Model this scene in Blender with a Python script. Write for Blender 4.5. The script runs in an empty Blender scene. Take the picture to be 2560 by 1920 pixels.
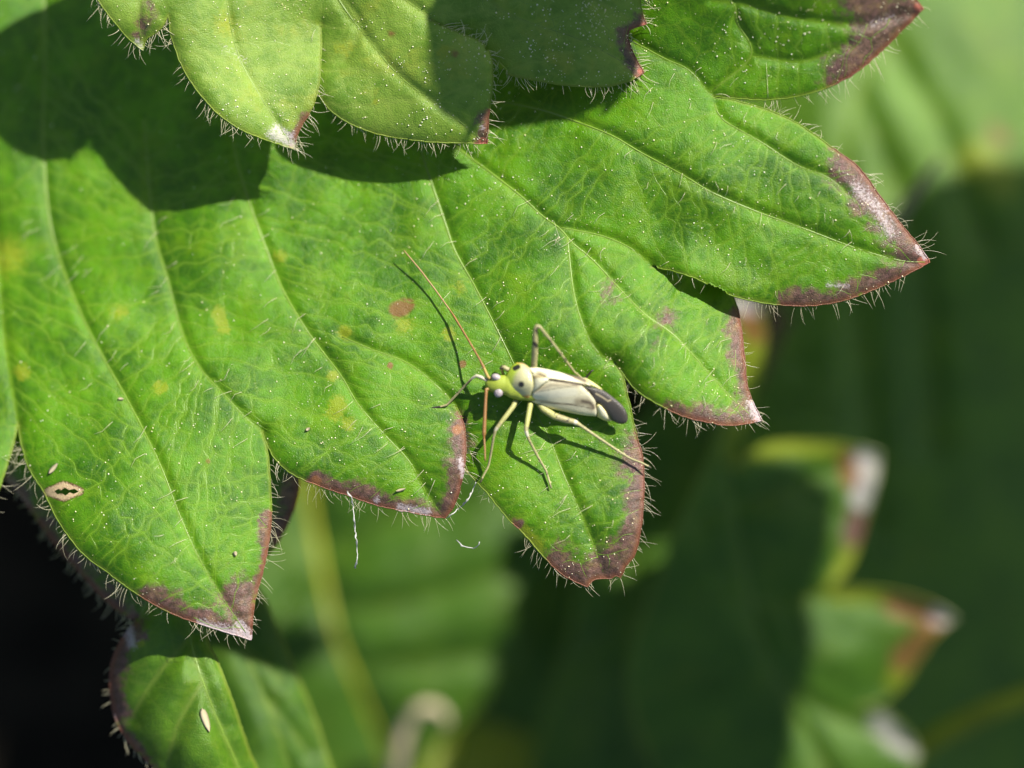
import bpy, math, random
import numpy as np
from mathutils import Vector
from mathutils.geometry import delaunay_2d_cdt

random.seed(7)
rng = np.random.default_rng(7)
S = bpy.context.scene
COL = S.collection
R = math.radians

# ---------------------------------------------------------------- camera, sky, sun, exposure
# one unit is one centimetre; the camera looks down on the leaf from 16.7 cm
D = 16.667
K = 6.0 / 2560.0            # size of one photograph pixel on the plane in focus
cam = bpy.data.cameras.new('camera')
camo = bpy.data.objects.new('camera', cam)
COL.objects.link(camo)
camo.location = (0, 0, D)
cam.lens = 100
cam.sensor_width = 36
cam.clip_start = 0.1
cam.clip_end = 2000
cam.dof.use_dof = True
cam.dof.focus_distance = D + 0.09
cam.dof.aperture_fstop = 0.112
cam.dof.aperture_blades = 0
S.camera = camo

world = bpy.data.worlds.new('World')
S.world = world
world.use_nodes = True
wn = world.node_tree.nodes
sky = wn.new('ShaderNodeTexSky')
sky.sky_type = 'NISHITA'
sky.sun_disc = False
SUN_EL = R(42)
sky.sun_elevation = SUN_EL
sky.sun_rotation = R(42)
world.node_tree.links.new(sky.outputs[0], wn['Background'].inputs[0])
wn['Background'].inputs[1].default_value = 0.066
sun = bpy.data.lights.new('sun', 'SUN')
sun.energy = 5.0
sun.angle = R(1.0)
sun.color = (1.0, 0.95, 0.86)
suno = bpy.data.objects.new('sun', sun)
COL.objects.link(suno)
suno.location = (20, 22, 30)
AZ = R(42)                  # clockwise from +Y: the sun stands at the upper right
to_sun = Vector((math.sin(AZ) * math.cos(SUN_EL), math.cos(AZ) * math.cos(SUN_EL), math.sin(SUN_EL)))
suno.rotation_euler = to_sun.to_track_quat('Z', 'Y').to_euler()
S.view_settings.view_transform = 'Standard'
S.view_settings.look = 'None'
S.view_settings.exposure = 0.95
S.view_settings.gamma = 1
S.render.engine = 'CYCLES'
S.cycles.use_denoising = True
S.cycles.max_bounces = 8
S.cycles.sample_clamp_indirect = 6

# ---------------------------------------------------------------- geometry helpers
def W(px, py, z):
    """photograph pixel at height z (cm above the plane in focus) -> world point(s)"""
    f = K * (D - z) / D
    return np.stack([(np.asarray(px, float) - 1280) * f, (960 - np.asarray(py, float)) * f, np.asarray(z, float) + 0 * f], -1)

def caster(x, y, z0, z1):
    """where a thing at height z1 has to stand to shade pixel x, y at height z0 (as pixel at z1)"""
    w = Vector(W(x, y, z0)) + to_sun * ((z1 - z0) / to_sun.z)
    f = K * (D - z1) / D
    return (1280 + w.x / f, 960 - w.y / f)

_T = rng.random((256, 256))
def vnoise(x, y, s=0):
    x = np.asarray(x) + 31.7 * s + 1000; y = np.asarray(y) + 17.3 * s + 1000
    xi = np.floor(x).astype(int); yi = np.floor(y).astype(int)
    fx = x - xi; fy = y - yi
    fx = fx * fx * (3 - 2 * fx); fy = fy * fy * (3 - 2 * fy)
    t = lambda a, b: _T[a & 255, b & 255]
    return (t(xi, yi) * (1 - fx) + t(xi + 1, yi) * fx) * (1 - fy) + (t(xi, yi + 1) * (1 - fx) + t(xi + 1, yi + 1) * fx) * fy

def tps(ctrl):
    c = np.array(ctrl, float); p = c[:, :2] / 500; n = len(p)
    def U(r2): return np.where(r2 > 1e-12, 0.5 * r2 * np.log(np.maximum(r2, 1e-12)), 0)
    A = np.zeros((n + 3, n + 3))
    A[:n, :n] = U(((p[:, None] - p[None]) ** 2).sum(-1)) + np.eye(n) * 2e-3
    A[:n, n] = 1; A[:n, n + 1:] = p
    A[n:, :n] = A[:n, n:].T
    sol = np.linalg.solve(A, np.r_[c[:, 2], 0, 0, 0])
    def f(x, y):
        x = np.atleast_1d(np.asarray(x, float)) / 500; y = np.atleast_1d(np.asarray(y, float)) / 500
        out = sol[n] + sol[n + 1] * x + sol[n + 2] * y
        for i in range(n):
            out = out + sol[i] * U((x - p[i, 0]) ** 2 + (y - p[i, 1]) ** 2)
        return out
    return f

def smooth(pts, step):
    """Catmull-Rom through pts, sampled about every step pixels (works for 2-D and 3-D rows)"""
    p = np.array(pts, float)
    if len(p) == 2:
        n = max(1, int(np.linalg.norm((p[1] - p[0])[:2]) / step))
        return p[0] + (p[1] - p[0]) * np.linspace(0, 1, n + 1)[:, None]
    q = np.vstack([2 * p[0] - p[1], p, 2 * p[-1] - p[-2]])
    out = []
    for i in range(1, len(q) - 2):
        a, b, c, d = q[i - 1], q[i], q[i + 1], q[i + 2]
        n = max(1, int(round(np.linalg.norm((c - b)[:2]) / step)))
        t = (np.arange(n) / n)[:, None]
        out.append(0.5 * (2 * b + (c - a) * t + (2 * a - 5 * b + 4 * c - d) * t ** 2 + (3 * b - a - 3 * c + d) * t ** 3))
    out.append(p[-1:])
    return np.vstack(out)

def near(P, lines, reach):
    """distance from points P to the nearest of the polylines (capped at reach)"""
    d = np.full(len(P), float(reach))
    for L in lines:
        L = np.asarray(L, float)
        if len(L) == 1: L = np.vstack([L, L])
        for a, b in zip(L[:-1], L[1:]):
            lo = np.minimum(a, b) - reach; hi = np.maximum(a, b) + reach
            m = np.nonzero((P[:, 0] > lo[0]) & (P[:, 0] < hi[0]) & (P[:, 1] > lo[1]) & (P[:, 1] < hi[1]))[0]
            if not len(m): continue
            ab = b - a; q = P[m] - a
            t = np.clip((q @ ab) / max(ab @ ab, 1e-9), 0, 1)
            d[m] = np.minimum(d[m], np.linalg.norm(q - t[:, None] * ab, axis=1))
    return d

def inside(P, poly):
    x, y = P[:, 0], P[:, 1]; r = np.zeros(len(P), bool)
    for (x0, y0), (x1, y1) in zip(poly, np.roll(poly, -1, 0)):
        if y0 == y1: continue
        r ^= ((y0 > y) != (y1 > y)) & (x < (x1 - x0) * (y - y0) / (y1 - y0) + x0)
    return r

def mesh_of(name, V, F, smooth_shade=True):
    me = bpy.data.meshes.new(name)
    V = np.asarray(V, np.float32)
    if isinstance(F, np.ndarray):
        n, k = F.shape
        me.vertices.add(len(V)); me.vertices.foreach_set('co', V.ravel())
        me.loops.add(n * k); me.loops.foreach_set('vertex_index', F.astype(np.int32).ravel())
        me.polygons.add(n); me.polygons.foreach_set('loop_start', np.arange(0, n * k, k, dtype=np.int32))
        me.update(calc_edges=True)
    else:
        me.from_pydata(V.tolist(), [], F)
    if smooth_shade: me.shade_smooth()
    return me

def attr(me, name, v):
    v = np.asarray(v, np.float32)
    if v.ndim == 2:
        a = me.attributes.new(name, 'FLOAT_VECTOR', 'POINT'); a.data.foreach_set('vector', v.ravel())
    else:
        a = me.attributes.new(name, 'FLOAT', 'POINT'); a.data.foreach_set('value', v)

def thing(name, label, cat, loc, group=None):
    o = bpy.data.objects.new(name, None); COL.objects.link(o)
    o.location = loc; o.empty_display_size = 0.1
    o['label'] = label; o['category'] = cat
    if group or cat == 'leaf': o['group'] = group or 'toothed leaflets of the strawberry plant'
    return o

def part(name, me, mat, parent, label=None, stuff=False):
    o = bpy.data.objects.new(name, me); COL.objects.link(o)
    if mat: me.materials.append(mat)
    if parent is not None:
        o.parent = parent
        L = Vector((0, 0, 0)); q = parent
        while q is not None:
            L += q.location; q = q.parent
        me.transform(__import__('mathutils').Matrix.Translation(-L))
    if label: o['label'] = label
    if stuff: o['kind'] = 'stuff'
    return o

def tube(pts, rad, n=8, flat=1.0):
    """tapered tube along world points; returns V, F, t (0..1 along it)"""
    p = np.array(pts, float); r = np.broadcast_to(np.asarray(rad, float), (len(p),))
    T = np.gradient(p, axis=0); T /= np.maximum(np.linalg.norm(T, axis=1), 1e-9)[:, None]
    V = []; ref = np.array([0, 0, 1.0])
    for i in range(len(p)):
        u = np.cross(T[i], ref)
        if np.linalg.norm(u) < 0.05: u = np.cross(T[i], [0, 1.0, 0])
        u /= np.linalg.norm(u); w = np.cross(u, T[i])
        for k in range(n):
            a = 2 * math.pi * k / n
            V.append(p[i] + r[i] * (u * math.cos(a) + w * math.sin(a) * flat))
    F = []
    for i in range(len(p) - 1):
        for k in range(n):
            a = i * n + k; b = i * n + (k + 1) % n
            F.append((a, b, b + n, a + n))
    F.append(tuple(range(n - 1, -1, -1))); F.append(tuple(range((len(p) - 1) * n, len(p) * n)))
    t = np.repeat(np.linspace(0, 1, len(p)), n)
    return np.array(V), F, t

class Bag:
    """many small shapes gathered into one mesh"""
    def __init__(s): s.V = []; s.F = []; s.n = 0
    def add(s, V, F):
        s.V.append(np.asarray(V)); s.F += [tuple(int(i) + s.n for i in f) for f in F]; s.n += len(V)
    def mesh(s, name): return mesh_of(name, np.vstack(s.V), s.F)

# ---------------------------------------------------------------- materials
def mat_new(name):
    m = bpy.data.materials.new(name); m.use_nodes = True
    nt = m.node_tree; nt.nodes.clear()
    return m, nt

class NT:
    def __init__(s, nt): s.nt = nt; s.N = nt.nodes; s.L = nt.links
    def put(s, sock, v):
        if isinstance(v, bpy.types.NodeSocket): s.L.new(v, sock)
        elif isinstance(v, (tuple, list)): sock.default_value = tuple(v) + ((1,) if len(v) == 3 and len(sock.default_value) == 4 else ())
        else: sock.default_value = v
    def m(s, op, a, b=0.0, c=None, clamp=False):
        n = s.N.new('ShaderNodeMath'); n.operation = op; n.use_clamp = clamp
        s.put(n.inputs[0], a); s.put(n.inputs[1], b)
        if c is not None: s.put(n.inputs[2], c)
        return n.outputs[0]
    def mix(s, f, a, b):
        n = s.N.new('ShaderNodeMix'); n.data_type = 'RGBA'
        s.put(n.inputs[0], f); s.put(n.inputs[6], a); s.put(n.inputs[7], b)
        return n.outputs[2]
    def at(s, name, fac=True):
        n = s.N.new('ShaderNodeAttribute'); n.attribute_name = name
        return n.outputs['Fac'] if fac else n.outputs['Vector']
    def noise(s, co, scale, detail=2, rough=0.5):
        n = s.N.new('ShaderNodeTexNoise'); s.put(n.inputs['Vector'], co)
        n.inputs['Scale'].default_value = scale; n.inputs['Detail'].default_value = detail; n.inputs['Roughness'].default_value = rough
        return n.outputs['Fac']
    def ramp(s, v, a, b, lo=0.0, hi=1.0):
        n = s.N.new('ShaderNodeMapRange'); n.interpolation_type = 'SMOOTHSTEP'
        s.put(n.inputs[0], v)
        n.inputs[1].default_value = a; n.inputs[2].default_value = b; n.inputs[3].default_value = lo; n.inputs[4].default_value = hi
        return n.outputs[0]
    def voro(s, co, scale, feature='DISTANCE_TO_EDGE'):
        n = s.N.new('ShaderNodeTexVoronoi'); n.feature = feature
        s.put(n.inputs['Vector'], co); n.inputs['Scale'].default_value = scale
        return n.outputs['Distance']
    def bump(s, h, strength, dist, nrm=None):
        n = s.N.new('ShaderNodeBump'); s.put(n.inputs['Height'], h)
        n.inputs['Strength'].default_value = strength; n.inputs['Distance'].default_value = dist
        if nrm is not None: s.L.new(nrm, n.inputs['Normal'])
        return n.outputs[0]
    def bsdf(s, col, rough, spec=0.5, nrm=None):
        n = s.N.new('ShaderNodeBsdfPrincipled')
        s.put(n.inputs['Base Color'], col); s.put(n.inputs['Roughness'], rough); n.inputs['Specular IOR Level'].default_value = spec
        if nrm is not None: s.L.new(nrm, n.inputs['Normal'])
        return n
    def out(s, sh):
        o = s.N.new('ShaderNodeOutputMaterial'); s.L.new(sh, o.inputs[0])

def leaf_mat(name, dark, light, vein, sheen=0.5, trans=0.3, fine=1.0, rough=0.4, tcol=None):
    m, nt = mat_new(name); n = NT(nt)
    co = n.at('co', False)
    wob = n.N.new('ShaderNodeTexNoise'); n.L.new(co, wob.inputs['Vector']); wob.inputs['Scale'].default_value = 5; wob.inputs['Detail'].default_value = 2
    va = n.N.new('ShaderNodeVectorMath'); va.operation = 'MULTIPLY_ADD'
    n.L.new(wob.outputs['Color'], va.inputs[0]); va.inputs[1].default_value = (0.16, 0.16, 0.0); n.L.new(co, va.inputs[2])
    cw = va.outputs[0]
    big = n.noise(co, 0.55, 3, 0.55); mid = n.noise(co, 3.2, 3, 0.6); tiny = n.noise(co, 22, 2, 0.6)
    v3 = n.voro(cw, 1.25); v4 = n.voro(cw, 3.4)
    net3 = n.ramp(v3, 0.0, 0.035, 1, 0); net4 = n.ramp(v4, 0.0, 0.09, 1, 0)
    t = n.m('ADD', n.m('MULTIPLY', big, 0.9), n.m('MULTIPLY', mid, 0.55))
    t = n.ramp(t, 0.5, 0.95)
    col = n.mix(t, dark, light)
    # yellower clouds in the blade
    col = n.mix(n.m('MULTIPLY', n.ramp(n.noise(cw, 0.9, 4, 0.7), 0.5, 0.72), 0.5), col, (light[0] * 1.7, light[1] * 1.15, light[2]))
    # each areole a little lighter in its middle
    col = n.mix(n.m('MULTIPLY', n.ramp(v4, 0.1, 0.4), 0.22), col, light)
    vm = n.m('MAXIMUM', n.m('MULTIPLY', n.at('vein'), 0.75), n.m('MULTIPLY', n.at('vein2'), 0.6 * fine))
    vm = n.m('MAXIMUM', vm, n.m('MULTIPLY', net3, 0.42 * fine))
    vm = n.m('MAXIMUM', vm, n.m('MULTIPLY', net4, 0.22 * fine), clamp=True)
    col = n.mix(vm, col, vein)
    # yellow flecks
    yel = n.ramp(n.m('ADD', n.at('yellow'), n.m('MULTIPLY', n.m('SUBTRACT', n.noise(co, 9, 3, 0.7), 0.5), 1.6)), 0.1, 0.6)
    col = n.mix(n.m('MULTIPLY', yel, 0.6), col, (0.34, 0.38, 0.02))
    # purple brown margins
    sn = n.m('SUBTRACT', n.noise(co, 5, 4, 0.65), 0.5)
    sb = n.m('SUBTRACT', n.noise(co, 1.6, 2, 0.5), 0.5)
    st = n.ramp(n.m('ADD', n.m('ADD', n.at('stain'), n.m('MULTIPLY', sn, 1.7)), n.m('MULTIPLY', sb, 1.5)), -0.12, 0.6)
    pc = n.mix(n.ramp(n.noise(co, 7, 3, 0.7), 0.35, 0.65), (0.055, 0.022, 0.022), (0.14, 0.062, 0.062))
    pc = n.mix(n.ramp(n.noise(co, 2.6, 4, 0.7), 0.48, 0.7, 0, .8), pc, (0.20, 0.115, 0.06))
    pc = n.mix(n.ramp(n.noise(co, 11, 3, 0.75), 0.6, 0.75, 0, .6), pc, (0.30, 0.25, 0.24))
    pc = n.mix(n.ramp(n.at('edge'), 0.0, 0.16, 0.8, 0), pc, (0.17, 0.045, 0.026))
    pc = n.mix(n.m('MULTIPLY', vm, 0.5), pc, (0.05, 0.016, 0.02))
    col = n.mix(n.m('MULTIPLY', st, 0.93), col, pc)
    # brown dead spots, red tips, pale dry patches and one painted sheen
    tn = n.ramp(n.m('ADD', n.at('tan'), n.m('MULTIPLY', sn, 0.9)), 0.0, 0.5)
    col = n.mix(n.m('MULTIPLY', tn, 0.85), col, (0.24, 0.1, 0.035))
    dr = n.ramp(n.m('ADD', n.at('dry'), n.m('MULTIPLY', sn, 0.9)), 0.0, 0.4)
    col = n.mix(dr, col, n.mix(n.ramp(n.m('ADD', n.at('dry'), n.m('MULTIPLY', n.m('SUBTRACT', n.noise(co, 20, 3, 0.7), 0.5), 1.6)), 0.15, 0.75), (0.09, 0.04, 0.015), (0.62, 0.46, 0.26)))
    rd = n.ramp(n.at('red'), 0.0, 0.5)
    col = n.mix(n.m('MULTIPLY', rd, 0.8), col, (0.36, 0.11, 0.07))
    cr = n.ramp(n.m('ADD', n.at('crust_sheen'), n.m('MULTIPLY', n.m('SUBTRACT', n.noise(co, 16, 4, 0.75), 0.5), 3.0)), 0.2, 0.9)
    col = n.mix(n.m('MULTIPLY', cr, 0.72), col, (0.46, 0.40, 0.41))
    # yellowish rim
    rim = n.m('MULTIPLY', n.ramp(n.at('edge'), 0.0, 0.1, 1, 0), n.m('SUBTRACT', 1.0, st))
    col = n.mix(n.m('MULTIPLY', rim, 0.55), col, (0.26, 0.32, 0.04))
    h = n.m('ADD', n.m('MULTIPLY', n.ramp(v4, 0, 0.3), 0.5), n.m('MULTIPLY', n.ramp(v3, 0, 0.14), 0.9))
    nr = n.bump(h, 0.14 * fine, 0.010)
    nr = n.bump(n.noise(co, 26, 2, 0.75), 0.5, 0.014, nr)
    ro = n.m('ADD', n.m('MULTIPLY', tiny, 0.3), rough - 0.12)
    b = n.bsdf(col, ro, sheen, nr)
    tr = n.N.new('ShaderNodeBsdfTranslucent')
    n.put(tr.inputs[0], n.mix(0.5, col, tcol or (0.3, 0.5, 0.02)))
    ms = n.N.new('ShaderNodeMixShader')
    n.put(ms.inputs[0], n.m('MULTIPLY', n.m('SUBTRACT', 1.0, n.m('MAXIMUM', st, cr)), trans))
    n.L.new(b.outputs[0], ms.inputs[1]); n.L.new(tr.outputs[0], ms.inputs[2])
    n.out(ms.outputs[0])
    return m

def plain(name, col, rough=0.5, spec=0.5, var=0.25, scale=6.0, trans=0.0, col2=None, use='obj', bump=0.0):
    m, nt = mat_new(name); n = NT(nt)
    tc = n.N.new('ShaderNodeTexCoord').outputs['Object']
    c2 = col2 or tuple(c * (1 - var) for c in col)
    nz = n.noise(tc, scale, 3, 0.6)
    c = n.mix(n.ramp(nz, 0.3, 0.7), c2, col)
    nr = n.bump(nz, bump, 0.02) if bump else None
    b = n.bsdf(c, rough, spec, nr)
    if trans:
        tr = n.N.new('ShaderNodeBsdfTranslucent'); n.put(tr.inputs[0], c)
        ms = n.N.new('ShaderNodeMixShader'); ms.inputs[0].default_value = trans
        n.L.new(b.outputs[0], ms.inputs[1]); n.L.new(tr.outputs[0], ms.inputs[2]); n.out(ms.outputs[0])
    else: n.out(b.outputs[0])
    return m

M_LEAF = leaf_mat('leaf_blade', (0.030, 0.120, 0.001), (0.112, 0.305, 0.002), (0.18, 0.32, 0.015), sheen=.4, rough=.33, trans=.34)
M_LEAF_TOP = leaf_mat('upper_leaf_blade', (0.105, 0.225, 0.012), (0.25, 0.39, 0.045), (0.28, 0.39, 0.06), sheen=0.5, rough=.38, trans=.34)
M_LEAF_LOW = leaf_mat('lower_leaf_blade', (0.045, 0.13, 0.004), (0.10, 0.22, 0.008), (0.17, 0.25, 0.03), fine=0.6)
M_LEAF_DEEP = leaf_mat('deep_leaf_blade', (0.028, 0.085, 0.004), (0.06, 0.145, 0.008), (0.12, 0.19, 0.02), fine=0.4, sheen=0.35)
M_VEIN = plain('vein_skin', (0.17, 0.28, 0.03), 0.4, 0.5)
M_FINE = plain('fine_vein_skin', (0.14, 0.29, 0.012), 0.3, 0.6, scale=9.0)
M_VEIN_Y = plain('yellow_midrib_skin', (0.46, 0.48, 0.02), 0.45, 0.5, trans=0.3)
M_HAIR = plain('leaf_hair', (0.85, 0.80, 0.55), 0.3, 0.8, trans=0.4, var=.1)
M_SPECK = plain('gland_tip', (0.9, 0.8, 0.42), 0.3, 0.6, col2=(0.8, 0.78, 0.62), scale=2.0)
M_STEM = plain('leaf_stalk', (0.16, 0.22, 0.03), 0.5, 0.4, trans=0.2)
M_STALK = plain('dry_stalk_skin', (0.36, 0.30, 0.17), 0.6, 0.3, trans=0.15)
M_FLAKE = plain('dry_scale', (0.50, 0.43, 0.27), 0.6, 0.3, trans=0.2)
M_SILK = plain('silk', (0.75, 0.74, 0.7), 0.3, 0.6, trans=0.4)
M_SOIL = plain('soil', (0.018, 0.014, 0.009), 0.95, 0.1, col2=(0.006, 0.005, 0.003), scale=1.4, bump=0.6)

# ---------------------------------------------------------------- leaf builder
STROKES = ('stain', 'crust_sheen', 'yellow', 'tan', 'red', 'dry')

def fields(P, marks):
    out = {}
    for k in STROKES:
        v = np.full(len(P), -1.0)
        for mk in marks.get(k, []):
            line, w = mk[0], mk[1]; a = mk[2] if len(mk) > 2 else 1.0
            d = near(P, [np.array(line, float)], w * 2)
            v = np.maximum(v, a * np.clip(1 - d / w, -1, 1) - (1 - a) * 0.3)
        out[k] = v
    return out

def rungs(A, B, spacing, seed, keep=0.85):
    """small veins running across from one side vein to the next"""
    r = random.Random(seed); A = smooth(A, 8); B = smooth(B, 8); out = []
    la = len(A) * 8
    n = int(la / spacing)
    for i in range(1, n):
        if r.random() > keep: continue
        ta = min(max((i + r.uniform(-.3, .3)) / n, 0), 1); tb = min(max(ta + r.uniform(-.05, .05), 0), 1)
        a = A[int(ta * (len(A) - 1))]; b = B[int(tb * (len(B) - 1))]
        L = np.linalg.norm(b - a)
        if L < 15: continue
        k = max(3, int(L / 22)); t = np.linspace(0, 1, k + 1)
        nrm = np.array([-(b - a)[1], (b - a)[0]]) / L
        off = np.array([r.uniform(-1, 1) for _ in t]) * min(12, L * .07) * np.sin(t * math.pi)
        sag = r.uniform(-.06, .06) * L
        q = a + (b - a) * t[:, None] + nrm * (off + sag * np.sin(t * math.pi))[:, None]
        out.append(q)
        if r.random() < 0.7 and k >= 3:
            j = r.randrange(1, k); g = q[j]; s = r.choice((-1, 1))
            e = g + nrm * s * spacing * r.uniform(.6, 1.1) + (b - a) / L * r.uniform(-20, 20)
            out.append(np.array([g, (g + e) / 2 + np.array([r.uniform(-6, 6), r.uniform(-6, 6)]), e]))
    return out

class Sheet:
    """a leaf blade traced in photograph pixels with its own relief; gives mesh and height function"""
    def __init__(s, chains, zc, h, veins=(), fine=(), slits=(), marks=None, holes=(), groove=0.018, gw=15.0, curl=0.04, cw=26.0, rough=1.2, wave=0.024, pillow=0.0, clip=None):
        s.zf = tps(zc); s.slits = slits; s.groove = groove; s.gw = gw; s.curl = curl; s.cw = cw; s.wave = wave; s.pillow = pillow
        s.veins = [smooth(v, 10) for v in veins]; s.fine = list(fine); s.marks = marks or {}; s.h = h
        pts = []; s.corner = []
        for c in chains:
            q = smooth(c, h)
            pts.append(q[:-1])
        o = np.vstack(pts)
        nv = vnoise(o[:, 0] / 9, o[:, 1] / 9, 3) - .5; nv2 = vnoise(o[:, 0] / 9, o[:, 1] / 9, 8) - .5
        s.outline = o + rough * 2 * np.stack([nv, nv2], 1)
        s.holes = [np.array(x, float) for x in holes]
    def z(s, P, edge=None, dv=None, df=None):
        P = np.asarray(P, float)
        z = s.zf(P[:, 0], P[:, 1])
        for line, left, right in s.slits:
            L = np.array(line, float); seg = np.diff(L, axis=0); ln = np.linalg.norm(seg, axis=1); acc = np.r_[0, np.cumsum(ln)]
            bd = np.full(len(P), 1e9); bs = np.zeros(len(P)); bc = np.zeros(len(P))
            for i in range(len(seg)):
                q = P - L[i]; t = np.clip((q @ seg[i]) / (ln[i] ** 2), 0, 1)
                d = np.linalg.norm(q - t[:, None] * seg[i], axis=1)
                m = d < bd
                bd[m] = d[m]; bs[m] = acc[i] + t[m] * ln[i]; bc[m] = (seg[i][0] * q[:, 1] - seg[i][1] * q[:, 0])[m]
            f = np.clip(bs / 90, 0, 1) ** 1.2 * np.exp(-(bd / 90) ** 2)
            z = z + np.where(bc > 0, left, right) * f
        if dv is None: dv = near(P, s.veins, 90) if s.veins else np.full(len(P), 90.)
        if df is None: df = near(P, s.fine, 16) if s.fine else np.full(len(P), 16.)
        if edge is None: edge = near(P, [np.vstack([s.outline, s.outline[:1]])], 90)
        z = z - s.groove * np.exp(-(dv / s.gw) ** 2) + s.pillow * (1 - np.exp(-(dv / 70) ** 2))
        z = z - 0.002 * np.exp(-(df / 6) ** 2)
        z = z - s.curl * np.exp(-edge / s.cw)
        z = z + s.wave * 2.2 * (vnoise(P[:, 0] / 170, P[:, 1] / 170, 1) - .5) + s.wave * .5 * (vnoise(P[:, 0] / 60, P[:, 1] / 60, 2) - .5) + s.wave * 0.1 * (vnoise(P[:, 0] / 24, P[:, 1] / 24, 2) - .5)
        return z
    def tuck(s, P):
        """the low side of a slit slides under the high side"""
        Q = P.copy()
        for line, left, right in s.slits:
            L = np.array(line, float); seg = np.diff(L, axis=0); ln = np.linalg.norm(seg, axis=1); acc = np.r_[0, np.cumsum(ln)]
            bd = np.full(len(P), 1e9); bs = np.zeros(len(P)); bc = np.zeros(len(P)); bn = np.zeros((len(P), 2))
            for i in range(len(seg)):
                q = P - L[i]; t = np.clip((q @ seg[i]) / (ln[i] ** 2), 0, 1)
                d = np.linalg.norm(q - t[:, None] * seg[i], axis=1); m = d < bd
                bd[m] = d[m]; bs[m] = acc[i] + t[m] * ln[i]; bc[m] = (seg[i][0] * q[:, 1] - seg[i][1] * q[:, 0])[m]
                bn[m] = np.array([-seg[i][1], seg[i][0]]) / ln[i]
            low = np.where((left < right) == (bc > 0), 1.0, 0.0)
            sg = 1 if left < right else -1
            Q -= bn * (sg * low * 22 * np.clip(bs / 50, 0, 1) * np.exp(-(bd / 70) ** 2))[:, None]
        return Q
    def mesh(s, name):
        h = s.h; o = s.outline
        lo = o.min(0); hi = o.max(0)
        xs = np.arange(lo[0], hi[0], h); ys = np.arange(lo[1], hi[1], h * .866)
        X, Y = np.meshgrid(xs, ys); X = X + (np.arange(len(ys)) % 2)[:, None] * h * .5
        P = np.stack([X.ravel(), Y.ravel()], 1)
        P = P + (rng.random(P.shape) - .5) * h * .3
        P = P[inside(P, o)]
        P = P[near(P, [np.vstack([o, o[:1]])], h) > h * .55]
        loops = [o] + s.holes
        for hl in s.holes:
            P = P[~inside(P, hl)]; P = P[near(P, [np.vstack([hl, hl[:1]])], h) > h * .5]
        allp = np.vstack(loops + [P]); E = []; k = 0
        for lp in loops:
            n = len(lp); E += [(k + i, k + (i + 1) % n) for i in range(n)]; k += n
        r = delaunay_2d_cdt([Vector(p) for p in allp], E, [], 1, 1e-4)
        P = np.array([tuple(v) for v in r[0]]); F = np.array(r[2])
        c = P[F].mean(1)
        ok = inside(c, o)
        for hl in s.holes: ok &= ~inside(c, hl)
        F = F[ok]
        dv = near(P, s.veins, 90) if s.veins else np.full(len(P), 90.)
        df = near(P, s.fine, 16) if s.fine else np.full(len(P), 16.)
        ed = near(P, [np.vstack([o, o[:1]])], 90)
        Z = s.z(P, ed, dv, df)
        Q = s.tuck(P) if s.slits else P
        V = W(Q[:, 0], Q[:, 1], Z)
        a = V[F[:, 1]] - V[F[:, 0]]; b = V[F[:, 2]] - V[F[:, 0]]
        fl = (a[:, 0] * b[:, 1] - a[:, 1] * b[:, 0]) < 0
        F[fl] = F[fl][:, ::-1]
        me = mesh_of(name, V, F)
        attr(me, 'co', np.stack([P[:, 0] / 100, P[:, 1] / 100, np.zeros(len(P))], 1))
        attr(me, 'vein', np.exp(-(dv / 5.5) ** 2)); attr(me, 'vein2', np.exp(-(df / 3.6) ** 2)); attr(me, 'edge', ed / 100)
        for kk, v in fields(P, s.marks).items(): attr(me, kk, v)
        s.P = P; s.F = F
        return me

def solid(o, t):
    md = o.modifiers.new('thickness', 'SOLIDIFY'); md.thickness = t; md.offset = -1
    return o

def leaf_edge(sh, mat, parent, r=1.7):
    """the thick rounded rim of a blade"""
    o = np.vstack([sh.outline, sh.outline[:1]]); z = sh.z(o); Q = sh.tuck(o) if sh.slits else o
    V, F, _ = tube(W(Q[:, 0], Q[:, 1], z), r * K * (.8 + .4 * vnoise(o[:, 0] / 25, o[:, 1] / 25, 4)), 6)
    me = mesh_of('leaf_edge', V, F); rpt = lambda a: np.repeat(a, 6, axis=0)
    attr(me, 'co', rpt(np.stack([o[:, 0] / 100, o[:, 1] / 100, 0 * z], 1)))
    for nm in ('vein', 'vein2', 'edge'): attr(me, nm, np.zeros(len(V)))
    for kk, v in fields(o, sh.marks).items(): attr(me, kk, rpt(v))
    part('leaf_edge', me, mat, parent)

def hair_geo(bag, base, d, L, bend, r0, seg=5):
    p = [np.array(base)]; d = np.array(d) / np.linalg.norm(d)
    for i in range(seg):
        d = d + bend / seg; d = d / np.linalg.norm(d)
        p.append(p[-1] + d * L / seg)
    V, F, _ = tube(p, np.linspace(r0, r0 * .35, seg + 1), 3)
    bag.add(V, F)

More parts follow.
